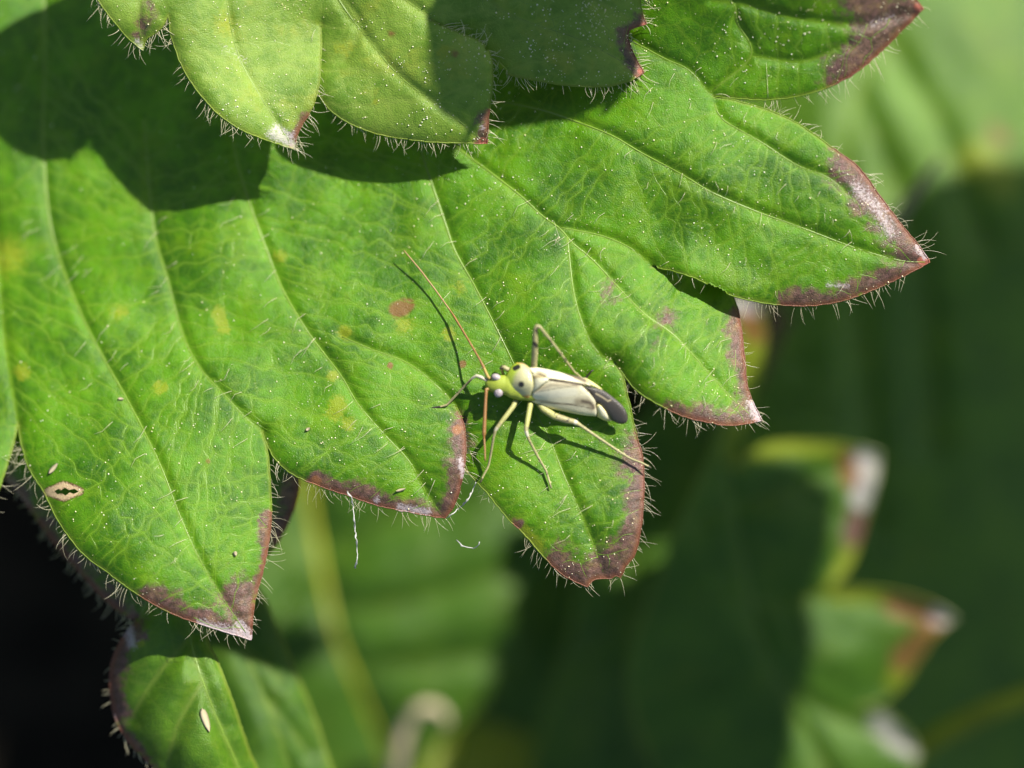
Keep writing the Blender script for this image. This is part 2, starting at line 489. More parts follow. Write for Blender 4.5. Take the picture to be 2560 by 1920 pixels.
def margin_hairs(sh, name, parent, every, lmin, lmax, r0=0.0032, clipbox=(-40, -40, 2600, 1960), dens=None, seed=1):
    r = random.Random(seed); bag = Bag(); o = sh.outline
    nxt = np.roll(o, -1, 0); seg = nxt - o; ln = np.linalg.norm(seg, axis=1)
    area = (o[:, 0] * nxt[:, 1] - nxt[:, 0] * o[:, 1]).sum()
    sg = 1 if area > 0 else -1
    zz = sh.z(o)
    flow = np.where(seg[:, 1] * sg > 0, 1, 1) * np.sign(seg[:, 1] + .4 * seg[:, 0] + 1e-6)   # hairs lean towards the tips
    tot = 0
    for i in range(len(o)):
        if not (clipbox[0] < o[i][0] < clipbox[2] and clipbox[1] < o[i][1] < clipbox[3]): continue
        clump = vnoise(o[i][0] / 30, o[i][1] / 30, 5)
        q = ln[i] / every * (0.25 + 1.7 * clump ** 1.5)
        while q > 0:
            if r.random() < q:
                t = seg[i] / max(ln[i], 1e-6); nrm = np.array([t[1], -t[0]]) * sg
                slant = r.gauss(0.35, .4)
                dd = nrm + t * slant * flow[i]
                d3 = np.array([dd[0], -dd[1], r.uniform(-.5, .35)])
                b = W(o[i][0] - nrm[0] * 1.5, o[i][1] - nrm[1] * 1.5, zz[i] - 0.006)
                bend = np.array([r.gauss(0, .8), r.gauss(-.45, .7), r.gauss(-.1, .3)])
                hair_geo(bag, b, d3, r.uniform(lmin, lmax) * K * (.5 + clump), bend, r0 * r.uniform(.7, 1.2))
                tot += 1
            q -= 1
    if tot: return part(name, bag.mesh(name), M_HAIR, parent, stuff=True)

OCT_F = [(0, 1, 4), (1, 2, 4), (2, 3, 4), (3, 0, 4), (1, 0, 5), (2, 1, 5), (3, 2, 5), (0, 3, 5)]
def specks(sh, name, parent, n, dens, rmin, rmax, seed=2):
    r = np.random.default_rng(seed)
    P = sh.P; keep = (P[:, 0] > -30) & (P[:, 0] < 2590) & (P[:, 1] > -30) & (P[:, 1] < 1950)
    P = P[keep]
    w = dens(P[:, 0], P[:, 1]) * (0.08 + 2.2 * vnoise(P[:, 0] / 55, P[:, 1] / 55, 6) ** 3 + .6 * vnoise(P[:, 0] / 14, P[:, 1] / 14, 7) ** 3)
    q = P[r.choice(len(P), n, p=w / w.sum())] + r.normal(0, 2.5, (n, 2))
    q = q[inside(q, sh.outline)]; z = sh.z(q)
    rad = (rmin + (rmax - rmin) * r.random(len(q)) ** 3) * K
    C = W(q[:, 0], q[:, 1], z + rad * .6)
    o6 = np.array([(1, 0, 0), (0, 1, 0), (-1, 0, 0), (0, -1, 0), (0, 0, 1), (0, 0, -1)], float)
    V = (C[:, None] + o6[None] * rad[:, None, None] * (0.7 + .6 * r.random((len(q), 6, 1)))).reshape(-1, 3)
    F = (np.array(OCT_F)[None] + 6 * np.arange(len(q))[:, None, None]).reshape(-1, 3)
    return part(name, mesh_of(name, V, F), M_SPECK, parent, stuff=True)

def surface_hairs(sh, name, parent, roots, seed=3):
    """roots: list of (x, y, dx, dy, length px, lift)"""
    r = random.Random(seed); bag = Bag()
    P = np.array([a[:2] for a in roots], float); z = sh.z(P)
    E = P + np.array([(a[2] * a[4], a[3] * a[4]) for a in roots]); ze = sh.z(E)
    for (x, y, dx, dy, L, lift), z0, z1, e in zip(roots, z, ze, E):
        a = W(x, y, z0 + .004); b = W(e[0], e[1], z1 + lift)
        mid = (a + b) / 2 + np.array([r.gauss(0, .01), r.gauss(0, .01), .007 + lift * .15])
        p = [a, (a + mid) / 2 + [0, 0, .004], mid, (mid + b) / 2, b]
        V, F, _ = tube(p, np.linspace(.0014, .0007, 5), 3)
        bag.add(V, F)
    return part(name, bag.mesh(name), M_HAIR, parent, stuff=True)

def vein_parts(sh, parent, which, mat, r0=3.0, r1=1.2, lift=0.35):
    for i, (nm, ra) in which.items():
        v = sh.veins[i]; v = v[::2] if len(v) > 6 else v
        z = sh.z(v); rr = np.linspace(ra, r1, len(v)) * K
        V, F, _ = tube(W(v[:, 0], v[:, 1], z - rr * .55), rr, 6)
        part(nm, mesh_of(nm, V, F), mat, parent)

def fine_vein_part(sh, parent, mat, r=1.0):
    bag = Bag(); qs = [smooth(q, 9) for q in sh.fine]; allq = np.vstack(qs); zi = sh.z(allq); ins = inside(allq, sh.outline); k = 0
    for q in qs:
        z = zi[k:k + len(q)]; ok = ins[k:k + len(q)].all(); k += len(q)
        if not ok or q[:, 1].max() < -40: continue
        rr = np.linspace(r, r * .7, len(q)) * K
        V, F, _ = tube(W(q[:, 0], q[:, 1], z - rr * .25), rr, 4); bag.add(V, F)
    part('fine_veins', bag.mesh('fine_veins'), mat, parent, stuff=True)

GROUND_Z = -8.0
def petiole(parent, start, foot, mat=None, r=0.09):
    a = W(*start); b = W(*foot); m = (a + b) / 2 + np.array([0, 0, .4])
    q = smooth(np.array([a, (a * .6 + m * .4) + [0, 0, .15], m, b]), .3)
    V, F, _ = tube(q, np.linspace(r * .8, r * 1.3, len(q)), 8)
    part('petiole', mesh_of('petiole', V, F), mat or M_STEM, parent)

# ---------------------------------------------------------------- ground
gx = np.r_[-300, -120, -50, np.linspace(-20, 20, 60), 50, 120, 300]
GX, GY = np.meshgrid(gx, gx)
GZ = GROUND_Z + 0.35 * (vnoise(GX * .9, GY * .9, 4) - .5) + .15 * (vnoise(GX * 2.7, GY * 2.7, 5) - .5)
ng = len(gx)
gf = np.array([(j * ng + i, j * ng + i + 1, (j + 1) * ng + i + 1, (j + 1) * ng + i) for j in range(ng - 1) for i in range(ng - 1)])
ground = part('ground', mesh_of('ground', np.stack([GX.ravel(), GY.ravel(), GZ.ravel()], 1), gf), M_SOIL, None)
ground['kind'] = 'structure'

# ---------------------------------------------------------------- the leaf the bug stands on
V_MAIN = [
    [(-60, 300), (-10, 600), (12, 850), (45, 1058)],
    [(108, -100), (112, 150), (108, 330), (120, 520), (150, 650), (210, 800), (262, 900), (330, 1020), (400, 1160), (450, 1290), (500, 1400), (560, 1500), (620, 1590)],
    [(360, 300), (375, 480), (390, 600), (420, 700), (455, 830), (500, 920), (560, 985), (610, 1040), (655, 1078)],
    [(540, 100), (575, 300), (592, 400), (625, 510), (665, 620), (705, 720), (770, 830), (852, 938), (895, 1010), (967, 1093), (1023, 1153), (1065, 1230), (1102, 1285)],
    [(855, 842), (931, 874), (1023, 910), (1102, 974), (1139, 1015)],
    [(1035, 330), (1055, 382), (1070, 430), (1114, 560), (1138, 628), (1182, 707), (1222, 783), (1281, 902), (1320, 990), (1353, 1057), (1373, 1093), (1407, 1181), (1460, 1302), (1508, 1430)],
    [(1060, 290), (1150, 374), (1214, 422), (1301, 489), (1357, 541), (1397, 569), (1436, 612), (1484, 652), (1600, 775), (1687, 840), (1782, 944), (1830, 996), (1885, 1045)],
    [(1418, 592), (1436, 739), (1468, 838), (1500, 885), (1536, 906)],
    [(1100, 250), (1234, 253), (1349, 274), (1424, 298), (1528, 338), (1600, 380), (1708, 438), (1782, 482), (1895, 530), (1991, 564), (2142, 621), (2251, 651), (2312, 655)],
    [(1397, 569), (1448, 577), (1516, 593), (1576, 620), (1619, 655)],
    [(1500, 60), (1600, 113), (1665, 148), (1721, 174), (1774, 232)],
    [(1787, 262), (1808, 300), (1904, 356), (1991, 412), (2069, 443), (2121, 486)],
    [(1700, -60), (1826, 0), (1843, 56), (1878, 139), (1774, 232)],
    [(1780, 0), (1869, 13), (1947, 35), (2034, 52), (2160, 60), (2280, 30)],
    [(1878, 139), (1990, 154), (2056, 139), (2120, 110)],
]
FINE_MAIN = []
for a, b, sp, sd in ((0, 1, 46, 1), (1, 2, 44, 2), (2, 3, 46, 3), (3, 5, 44, 4), (5, 6, 46, 5), (6, 8, 40, 6)):
    FINE_MAIN += rungs(V_MAIN[a], V_MAIN[b], sp, sd)
FINE_MAIN += rungs([(120, 1240), (300, 1450), (520, 1560)], V_MAIN[1][7:], 40, 11)
FINE_MAIN += rungs(V_MAIN[1][8:], [(660, 1150), (668, 1250), (660, 1400), (635, 1550)], 42, 12)
FINE_MAIN += rungs(V_MAIN[3][8:], [(700, 1150), (850, 1225), (1050, 1280)], 42, 13)
FINE_MAIN += rungs(V_MAIN[5][9:], [(1190, 1190), (1280, 1300), (1440, 1440)], 40, 14)
FINE_MAIN += rungs(V_MAIN[5][8:], [(1540, 930), (1590, 1080), (1600, 1250), (1560, 1410)], 40, 15)
FINE_MAIN += rungs(V_MAIN[6][8:], [(1560, 930), (1650, 1010), (1860, 1055)], 38, 16)
FINE_MAIN += rungs(V_MAIN[6][6:], [(1520, 610), (1640, 690), (1780, 740), (1850, 900)], 44, 17)
FINE_MAIN += rungs(V_MAIN[8][4:], [(1640, 660), (1760, 700), (1900, 745), (2100, 745), (2290, 670)], 48, 18)
FINE_MAIN += rungs(V_MAIN[8][4:], V_MAIN[11], 44, 19) + rungs(V_MAIN[11], [(1800, 255), (1930, 285), (2080, 380), (2180, 490)], 40, 20)
FINE_MAIN += rungs(V_MAIN[13], [(1790, 236), (1920, 246), (2080, 212), (2200, 130)], 50, 21)

MAIN = Sheet(
    [[(-220, -260), (-230, 400), (-200, 900), (-160, 1260), (-60, 1330), (-20, 1270)],
     [(-20, 1270), (0, 1222), (10, 1190), (22, 1150), (34, 1110), (45, 1060)],
     [(45, 1060), (52, 1105), (72, 1170), (110, 1232), (150, 1310), (205, 1382), (280, 1440), (345, 1487), (420, 1530), (500, 1560), (580, 1585), (628, 1600)],
     [(628, 1600), (630, 1570), (636, 1510), (652, 1445), (668, 1380), (678, 1300), (677, 1220), (672, 1150), (665, 1110), (657, 1080)],
     [(657, 1080), (668, 1112), (690, 1150), (730, 1185), (790, 1212), (860, 1236), (950, 1265), (1040, 1284), (1112, 1296)],
     [(1112, 1296), (1135, 1265), (1153, 1210), (1163, 1150), (1164, 1105), (1160, 1062), (1150, 1036), (1140, 1017)],
     [(1140, 1017), (1156, 1036), (1166, 1062), (1170, 1105), (1172, 1150), (1184, 1180), (1220, 1232), (1265, 1292), (1305, 1330), (1360, 1392), (1405, 1436), (1468, 1468)],
     [(1468, 1468), (1482, 1452), (1500, 1446), (1528, 1446), (1540, 1440), (1552, 1446)],
     [(1552, 1446), (1562, 1420), (1590, 1380), (1605, 1300), (1610, 1210), (1606, 1140), (1592, 1090), (1577, 1025), (1566, 975), (1555, 935), (1538, 908)],
     [(1538, 908), (1560, 938), (1590, 975), (1640, 1008), (1700, 1038), (1760, 1054), (1830, 1064), (1906, 1052)],
     [(1906, 1052), (1882, 1005), (1868, 960), (1862, 900), (1852, 830), (1836, 782), (1812, 746), (1770, 716), (1700, 692), (1630, 668)],
     [(1630, 668), (1690, 680), (1750, 701), (1805, 730), (1900, 756), (2000, 765), (2100, 754), (2200, 718), (2280, 680), (2324, 655)],
     [(2324, 655), (2296, 612), (2250, 556), (2200, 490), (2150, 422), (2080, 368), (2000, 312), (1930, 278), (1850, 254), (1784, 241)],
     [(1784, 241), (1850, 247), (1920, 250), (2000, 240), (2080, 214), (2150, 174), (2220, 112), (2270, 62), (2308, 22)],
     [(2308, 22), (2270, -20), (2190, -80), (2050, -140), (1880, -190)],
     [(1880, -190), (1700, -300), (1200, -330), (600, -340), (-220, -260)]],
    [(-200, -200, -1.15), (0, 300, -.95), (0, 600, -.82), (0, 1000, -.45), (-200, 1100, -.5), (300, 300, -.84), (300, 700, -.56), (300, 1100, -.18), (420, 1400, .05), (640, 1350, -.07),
     (620, 1590, -.06), (100, 1250, -.2), (700, 400, -.56), (800, 800, -.28), (900, 1100, -.08), (1100, 1280, -.05), (1100, 400, -.38), (1200, 700, -.17),
     (1300, 950, -.03), (1500, 1000, 0), (1450, 1250, .03), (1480, 1460, -.03), (1500, 400, -.11), (1520, 680, -.08), (1420, 820, .05), (1610, 940, .11), (1640, 800, .01), (1740, 880, .01), (1850, 820, -.1), (1720, 745, -.09), (1890, 1050, -.03),
     (1800, 450, .03), (2100, 550, .03), (2310, 655, -.06), (1785, 240, -.02), (1900, 130, .05), (2000, 60, .16), (2140, 120, .14), (2300, 20, .24), (1900, -150, .4), (1600, 100, -.13), (1600, -200, .0), (1300, 150, -.4), (700, -300, -1.0)],
    5.2, V_MAIN, FINE_MAIN,
    slits=[([(1138, 1012), (1158, 1040), (1168, 1085), (1168, 1150)], .05, -.05), ([(1626, 666), (1700, 686), (1780, 716), (1830, 742)], -.11, .08)],
    marks=dict(
        stain=[([(385, 1500), (450, 1540), (560, 1576), (625, 1598)], 54), ([(622, 1590), (600, 1505)], 80), ([(668, 1290), (668, 1380), (652, 1470)], 28),
               ([(790, 1205), (850, 1228), (950, 1262), (1050, 1283), (1108, 1292)], 41), ([(1110, 1290), (1148, 1205), (1160, 1130), (1155, 1060)], 44),
               ([(1598, 1120), (1606, 1200), (1596, 1320), (1565, 1400)], 57), ([(1400, 1425), (1470, 1455), (1545, 1410)], 75), ([(1293, 1312)], 20),
               ([(1845, 800), (1856, 880), (1872, 960), (1898, 1050)], 44), ([(1700, 1035), (1780, 1052), (1895, 1052)], 46),
               ([(2120, 420), (2200, 505), (2270, 600), (2318, 655)], 70), ([(1975, 758), (2080, 748), (2180, 715), (2310, 660)], 44),
               ([(2140, -20), (2200, 40), (2160, 130), (2120, 175)], 80), ([(2300, 20), (2220, 70)], 80), ([(1525, 735)], 39, .7), ([(1662, 795)], 44, .75), ([(1645, 860)], 26, .6)],
        crust_sheen=[([(500, 1562), (570, 1578), (628, 1595)], 24), ([(600, 1560), (620, 1590)], 20), ([(942, 1250)], 14), ([(1000, 1268), (1070, 1280)], 16), ([(1150, 1150), (1158, 1190)], 12),
               ([(1880, 1010), (1898, 1048)], 24), ([(2140, 470), (2195, 520), (2225, 580)], 34, .75), ([(2292, 618), (2312, 645)], 12), ([(2070, 712), (2120, 715)], 12, .8), ([(2180, 60), (2230, 40)], 20, .6)],  # long stroke on the right lobe is sheen painted as pale colour
        yellow=[([(832, 940)], 22), ([(845, 1010), (838, 1030)], 34), ([(870, 1060)], 26), ([(862, 832)], 26), ([(1122, 835)], 26), ([(20, 640)], 80, .8), ([(400, 970)], 28), ([(55, 930)], 30),
                ([(1010, 810)], 40, .8), ([(1290, 1320), (1340, 1370)], 34), ([(300, 780)], 40, .7), ([(700, 640)], 30, .8), ([(1150, 720)], 40, .6), ([(545, 780), (560, 820)], 24)],
        tan=[([(990, 775), (1016, 765)], 26), ([(976, 914)], 11), ([(1156, 910)], 13), ([(520, 1153)], 8), ([(790, 1205)], 18), ([(1142, 1075)], 16)],
        red=[([(2302, 652), (2322, 655)], 12), ([(1890, 1046)], 9), ([(2295, 18), (2308, 22)], 14)],
        dry=[([(120, 1228), (160, 1212), (200, 1228), (160, 1244), (120, 1232)], 13)]),
    holes=[[(136, 1228), (146, 1222), (152, 1227), (162, 1219), (172, 1225), (186, 1222), (197, 1229), (184, 1235), (174, 1231), (164, 1239), (154, 1233), (144, 1236)]],
    pillow=.010)
FL = 'strawberry leaflets around the bug'
main = thing('strawberry_leaflet', 'big sunlit toothed green leaflet with purple-edged teeth, carrying the pale bug', 'leaf', W(1300, 700, -.1).tolist())
part('blade', MAIN.mesh('blade'), M_LEAF, main)
leaf_edge(MAIN, M_LEAF, main)
vein_parts(MAIN, main, {1: ('lateral_vein', 3.4), 3: ('lateral_vein', 3.4), 5: ('lateral_vein', 3.4), 6: ('lateral_vein', 3.6), 8: ('midrib', 3.8), 2: ('lateral_vein', 2.4), 4: ('lateral_vein', 2.2), 7: ('lateral_vein', 2.2), 9: ('lateral_vein', 2.4), 10: ('lateral_vein', 2.8), 11: ('lateral_vein', 2.4), 12: ('lateral_vein', 2.4)}, M_VEIN)
fine_vein_part(MAIN, main, M_FINE)
margin_hairs(MAIN, 'margin_hairs', main, 9, 10, 52, r0=.0016)
specks(MAIN, 'gland_specks', main, 2800, lambda x, y: .25 + .75 * np.clip((x - 500) / 900, 0, 1) + .3 * np.clip((y - 900) / 300, 0, 1), .7, 2.3)
hr = random.Random(5); roots = []
for vi in (1, 2, 3, 5, 6):
    for p in MAIN.veins[vi]:
        if 520 < p[1] < 1400 and hr.random() < .22:
            s = hr.choice((-1, 1)); a = hr.gauss(2.45, .2)
            roots.append((p[0] + hr.uniform(-60, 60), p[1] + hr.uniform(-60, 60), math.cos(a), math.sin(a), hr.uniform(25, 62), hr.uniform(.004, .03)))
for _ in range(60):
    x = hr.uniform(1500, 2200); y = hr.uniform(100, 1000); a = hr.gauss(1.9, .5)
    roots.append((x, y, math.cos(a), math.sin(a), hr.uniform(15, 45), hr.uniform(.004, .03)))
roots = [q for q in roots if inside(np.array([[q[0], q[1]], [q[0] + q[2] * q[4], q[1] + q[3] * q[4]]]), MAIN.outline).all()]
roots += [(1395, 618, -.15, -.98, 66, .12), (1920, 245, -.05, -.99, 90, .01), (1345, 870, .98, -.2, 40, .03)]
surface_hairs(MAIN, 'surface_hairs', main, roots)
petiole(main, (900, -300, -.7), (-700, -900, GROUND_Z))

# ---------------------------------------------------------------- the leaf above it, at the top of the picture
V_TOP = [[(330, -300), (340, -60), (352, 110)], [(560, -300), (560, -60), (590, 120), (650, 240), (728, 362)], [(700, -300), (830, -30), (930, 110), (1010, 200), (1120, 280), (1208, 352)],
         [(1000, -300), (1150, -60), (1290, 40), (1440, 95), (1530, 140), (1598, 178)], [(800, -120), (950, -40), (1080, 45)], [(1300, -120), (1450, -20), (1605, 56)], [(870, 150), (900, 60), (830, -30)]]
FINE_TOP = []
for a, b, sp, sd in ((0, 1, 55, 31), (1, 2, 55, 32), (2, 3, 55, 33), (3, 5, 60, 34)):
    FINE_TOP += rungs(V_TOP[a], V_TOP[b], sp, sd)
TOP = Sheet(
    [[(150, -260), (200, -90), (245, 0), (300, 72), (330, 105), (358, 126)],
     [(358, 126), (366, 98), (392, 80), (410, 62), (420, 38)],
     [(420, 38), (430, 100), (468, 190), (535, 275), (600, 322), (660, 348), (736, 373)],
     [(736, 373), (746, 330), (780, 270), (797, 210), (802, 150), (804, 60)],
     [(804, 60), (810, 160), (820, 235), (855, 292), (920, 328), (1000, 346), (1100, 356), (1218, 359)],
     [(1218, 359), (1222, 290), (1230, 220), (1231, 165), (1222, 125), (1190, 98), (1140, 80), (1078, 50)],
     [(1078, 50), (1150, 74), (1205, 98), (1235, 125), (1250, 158), (1300, 190), (1400, 211), (1500, 217), (1565, 206), (1610, 182)],
     [(1610, 182), (1592, 150), (1577, 120), (1570, 88), (1580, 72), (1616, 60)],
     [(1616, 60), (1606, 30), (1604, -10), (1640, -90)],
     [(1640, -90), (1500, -250), (1250, -400), (900, -480), (550, -440), (300, -360), (150, -260)]],
    [(250, -200, 0.010), (290, 40, 0.020), (357, 125, -0.070), (430, 60, -0.010), (540, 150, -0.060), (540, 270, -0.020), (620, 310, -0.060), (735, 370, -0.140), (690, 60, -0.190), (785, 150, -0.250), (700, -100, -0.150), (840, 200, -0.140), (900, 200, -0.140), (900, 310, -0.140), (1000, 330, -0.121),
     (1210, 355, -0.116), (1180, 180, 0.043), (1090, 50, -0.019), (1300, 120, 0.006), (1450, 150, 0.020), (1605, 180, -0.040), (1612, 58, 0.000), (1500, -100, 0.160), (900, -400, -0.010), (1200, -250, 0.147)],
    6.5, V_TOP, FINE_TOP,
    slits=[([(803, 60), (806, 150), (812, 235)], .06, -.03), ([(1078, 50), (1140, 78), (1200, 100), (1232, 135)], .06, -.06)],
    marks=dict(stain=[([(740, 350), (770, 290)], 26, .9), ([(1212, 350), (1222, 300)], 34), ([(1585, 140), (1572, 90), (1600, 60)], 34), ([(1600, 175), (1575, 140)], 24), ([(380, 20), (350, 80)], 28, .65)],
               crust_sheen=[([(680, 335), (730, 362)], 26), ([(690, 320), (725, 340)], 20), ([(340, 105), (356, 122)], 16), ([(560, 120), (610, 150)], 30, .5), ([(1205, 320)], 16, .8)],
               red=[([(728, 366)], 10), ([(1205, 352), (1216, 357)], 12), ([(1600, 178)], 10), ([(1609, 60)], 8)],
               yellow=[([(870, 120)], 40, .7), ([(1110, 130)], 34, .8), ([(560, 60)], 50, .7), ([(940, 255)], 12)], tan=[([(1138, 135)], 16, .7), ([(980, 85)], 18, .6)]),
    pillow=.014, gw=14, groove=.017)
top = thing('strawberry_leaflet', 'partly shaded leaflet hanging over the top edge, rounded lobes shading the leaf below', 'leaf', W(900, 0, .2).tolist())
part('blade', TOP.mesh('blade'), M_LEAF_TOP, top)
leaf_edge(TOP, M_LEAF_TOP, top)
vein_parts(TOP, top, {0: ('lateral_vein', 2.4), 1: ('lateral_vein', 2.6), 2: ('midrib', 3.0), 3: ('lateral_vein', 2.6), 4: ('lateral_vein', 2.0)}, M_VEIN)
fine_vein_part(TOP, top, M_FINE)
margin_hairs(TOP, 'margin_hairs', top, 8, 14, 46, r0=.0021, seed=11)
specks(TOP, 'gland_specks', top, 900, lambda x, y: .4 + np.clip((x - 1000) / 500, 0, 1), 1.0, 2.4, seed=12)
petiole(top, (900, -470, .25), (400, -1700, GROUND_Z))

# ---------------------------------------------------------------- unseen leaves outside the frame, outlined from the shade they throw
def far_leaf(name, label, chains, zc, h, mat, veins=(), marks=None, hairs=None, pet=None, loc=None, curl=.05, cw=30., fine=(), wave=.04, slits=(), vparts=None, vmat=None, groove=.05, gw=26., th=.018, solidify=True, hr0=.004):
    sh = Sheet(chains, zc, h, veins, fine, slits=slits, marks=marks, curl=curl, cw=cw, wave=wave, groove=groove, gw=gw)
    t = thing(name, label, 'leaf', W(*loc).tolist())
    part('blade', sh.mesh('blade'), mat, t)
    if loc[2] < 0: leaf_edge(sh, mat, t, 2.2)
    if hairs: margin_hairs(sh, 'margin_hairs', t, *hairs)
    if vparts: vein_parts(sh, t, vparts, vmat or M_VEIN, r1=vparts.get('r1', 2) if False else 2.0)
    if pet: petiole(t, *pet)
    return sh, t

def shade_chain(pts, z0, z1): return [caster(x, y, z0, z1) for x, y in pts]
# over the top edge: shades the far lobes of the hanging leaflet and the upper right lobe
c1 = shade_chain([(1075, -40), (1050, 60), (1035, 150), (1040, 240), (1085, 310), (1170, 352)], -.1, 1.5)
c1b = shade_chain([(1170, 352), (1235, 260), (1300, 232), (1400, 236), (1480, 240), (1560, 225)], -.06, 1.5)
c1c = shade_chain([(1560, 225), (1600, 190), (1625, 120), (1630, 60), (1625, -20)], .05, 1.5)
c1d = shade_chain([(1625, -20), (1640, -150), (1640, -280), (1560, -420), (1400, -420), (1075, -40)], .05, 1.5)
far_leaf('strawberry_leaflet', 'leaflet above the top edge of the view, throwing shade on the lobes below', [c1, c1b, c1c, c1d],
         [(c1[0][0], c1[0][1], 1.5), (c1c[2][0], c1c[2][1], 1.5), (c1d[2][0], c1d[2][1], 1.5), (c1d[4][0], c1d[4][1], 1.55)], 26, M_LEAF_TOP,
         loc=(*c1d[4], 1.5), pet=((*c1d[4], 1.5), (3200, -2600, GROUND_Z)), curl=0)


# unseen, right of frame: shaped to shade the lower right, slotted to light pale tips
c2 = [shade_chain([(1700, 640), (1880, 640), (1990, 610), (2120, 560), (2250, 520), (2400, 430), (2640, 380)], -4.0, 1.0),
      shade_chain([(2640, 380), (3300, 900), (3300, 2100)], -4.0, 1.0)]
c2 += [[c2[1][-1]] + shade_chain([(2450, 2000), (2450, 1500), (2345, 1150), (2220, 1080), (2000, 1078), (1835, 1100), (1840, 1165), (1970, 1160), (2075, 1230), (2095, 1400), (2075, 1500), (2060, 2050)], -3.1, 1.0)]
c2 += [[c2[2][-1]] + shade_chain([(1480, 2050), (1500, 1650), (1600, 1350), (1650, 1150), (1780, 1010)], -3.2, 1.0) + [c2[0][0]]]
far_leaf('strawberry_leaflet', 'leaflet outside the right edge of the view, shading the dark leaves below', c2,
         [(c2[0][0][0], c2[0][0][1], 1.0), (c2[1][1][0], c2[1][1][1], 1.0), (c2[1][2][0], c2[1][2][1], 1.0), (c2[3][1][0], c2[3][1][1], 1.0)], 30, M_LEAF_TOP,
         loc=(*c2[0][-1], 1.0), pet=((*c2[1][1], 1.0), (5600, 500, GROUND_Z)), curl=0)
c4 = shade_chain([(-150, 1050), (450, 1150), (700, 1450), (520, 1800), (-100, 1840), (-150, 1050)], -8, .5)  # added out of view, only to keep the lower left soil dark
far_leaf('strawberry_leaflet', 'leaflet beyond the upper right corner of the view, shading the soil at lower left', [c4[:3], c4[2:]],
         [(c4[0][0], c4[0][1], .5), (c4[2][0], c4[2][1], .5), (c4[3][0], c4[3][1], .55), (c4[4][0], c4[4][1], .5)], 40, M_LEAF_TOP,
         loc=(*c4[2], .5), pet=((*c4[1], .5), (*c4[1], GROUND_Z)), curl=0)

# ---------------------------------------------------------------- leaves below and behind
LOW = far_leaf('strawberry_leaflet', 'lower left leaflet with dark purple rim, half lit, under the tooth with a hole',
    [[(-60, 1120), (10, 1192), (60, 1252), (130, 1350), (200, 1432), (265, 1502), (325, 1545), (346, 1546)],
     [(346, 1546), (318, 1578), (288, 1630), (275, 1690), (284, 1780), (325, 1860), (390, 1925), (450, 2010), (560, 2090)],
     [(560, 2090), (690, 2060), (660, 1960), (622, 1870), (585, 1760), (548, 1660), (520, 1590), (560, 1500), (660, 1400), (696, 1354)],
     [(696, 1354), (728, 1290), (748, 1215), (735, 1150), (700, 1050), (500, 900), (200, 880), (-60, 1120)]],
    [(0, 1180, -.62), (200, 1300, -.55), (130, 1350, -.66), (330, 1545, -0.38), (350, 1560, -0.33), (275, 1690, -0.44), (420, 1700, -0.20), (330, 1870, -0.38), (500, 1900, -0.23), (620, 1900, -0.38),
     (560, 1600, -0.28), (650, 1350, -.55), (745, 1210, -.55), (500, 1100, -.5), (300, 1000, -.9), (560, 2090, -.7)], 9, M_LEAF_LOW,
    veins=[[(480, 1050), (440, 1250), (400, 1420), (352, 1540)], [(540, 1100), (480, 1400), (470, 1560), (520, 1740), (610, 1950)], [(480, 1590), (400, 1680), (330, 1790)], [(510, 1700), (450, 1800), (420, 1900)]],
    marks=dict(stain=[([(20, 1200), (130, 1345), (240, 1475), (330, 1545)], 46, .75), ([(330, 1580), (285, 1640), (278, 1720), (290, 1780)], 42), ([(300, 1820), (400, 1940)], 20, .8), ([(700, 1340), (740, 1220)], 40)],
               crust_sheen=[([(318, 1560), (330, 1610)], 22), ([(280, 1790), (284, 1820)], 14), ([(20, 1210), (60, 1260)], 40, .6)], yellow=[([(345, 1600)], 26)]),
    hairs=(12, 14, 44, .0026, (-40, -40, 430, 1960)), pet=((480, 950, -.6), (-300, 500, GROUND_Z)), loc=(450, 1500, -0.28), curl=.10, cw=34,
    vparts={0: ('lateral_vein', 2.5), 1: ('midrib', 3.5)})

far_leaf('strawberry_leaflet', 'dull grey-green blurred leaflet between the lit lower left leaflet and the yellow midrib',
    [[(430, 1300), (620, 1440), (690, 1560), (740, 1680), (790, 1800), (850, 1980)], [(850, 1980), (800, 2120), (600, 2150), (480, 2000)], [(480, 2000), (430, 1700), (400, 1450), (430, 1300)]],
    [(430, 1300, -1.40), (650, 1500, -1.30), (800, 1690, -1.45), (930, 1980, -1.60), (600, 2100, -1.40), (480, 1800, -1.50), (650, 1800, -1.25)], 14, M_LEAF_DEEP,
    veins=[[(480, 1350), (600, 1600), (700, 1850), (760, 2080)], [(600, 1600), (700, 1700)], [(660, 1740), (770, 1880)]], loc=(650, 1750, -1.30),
    pet=((450, 1320, -1.40), (-100, 900, GROUND_Z)), vparts={0: ('midrib', 4)})

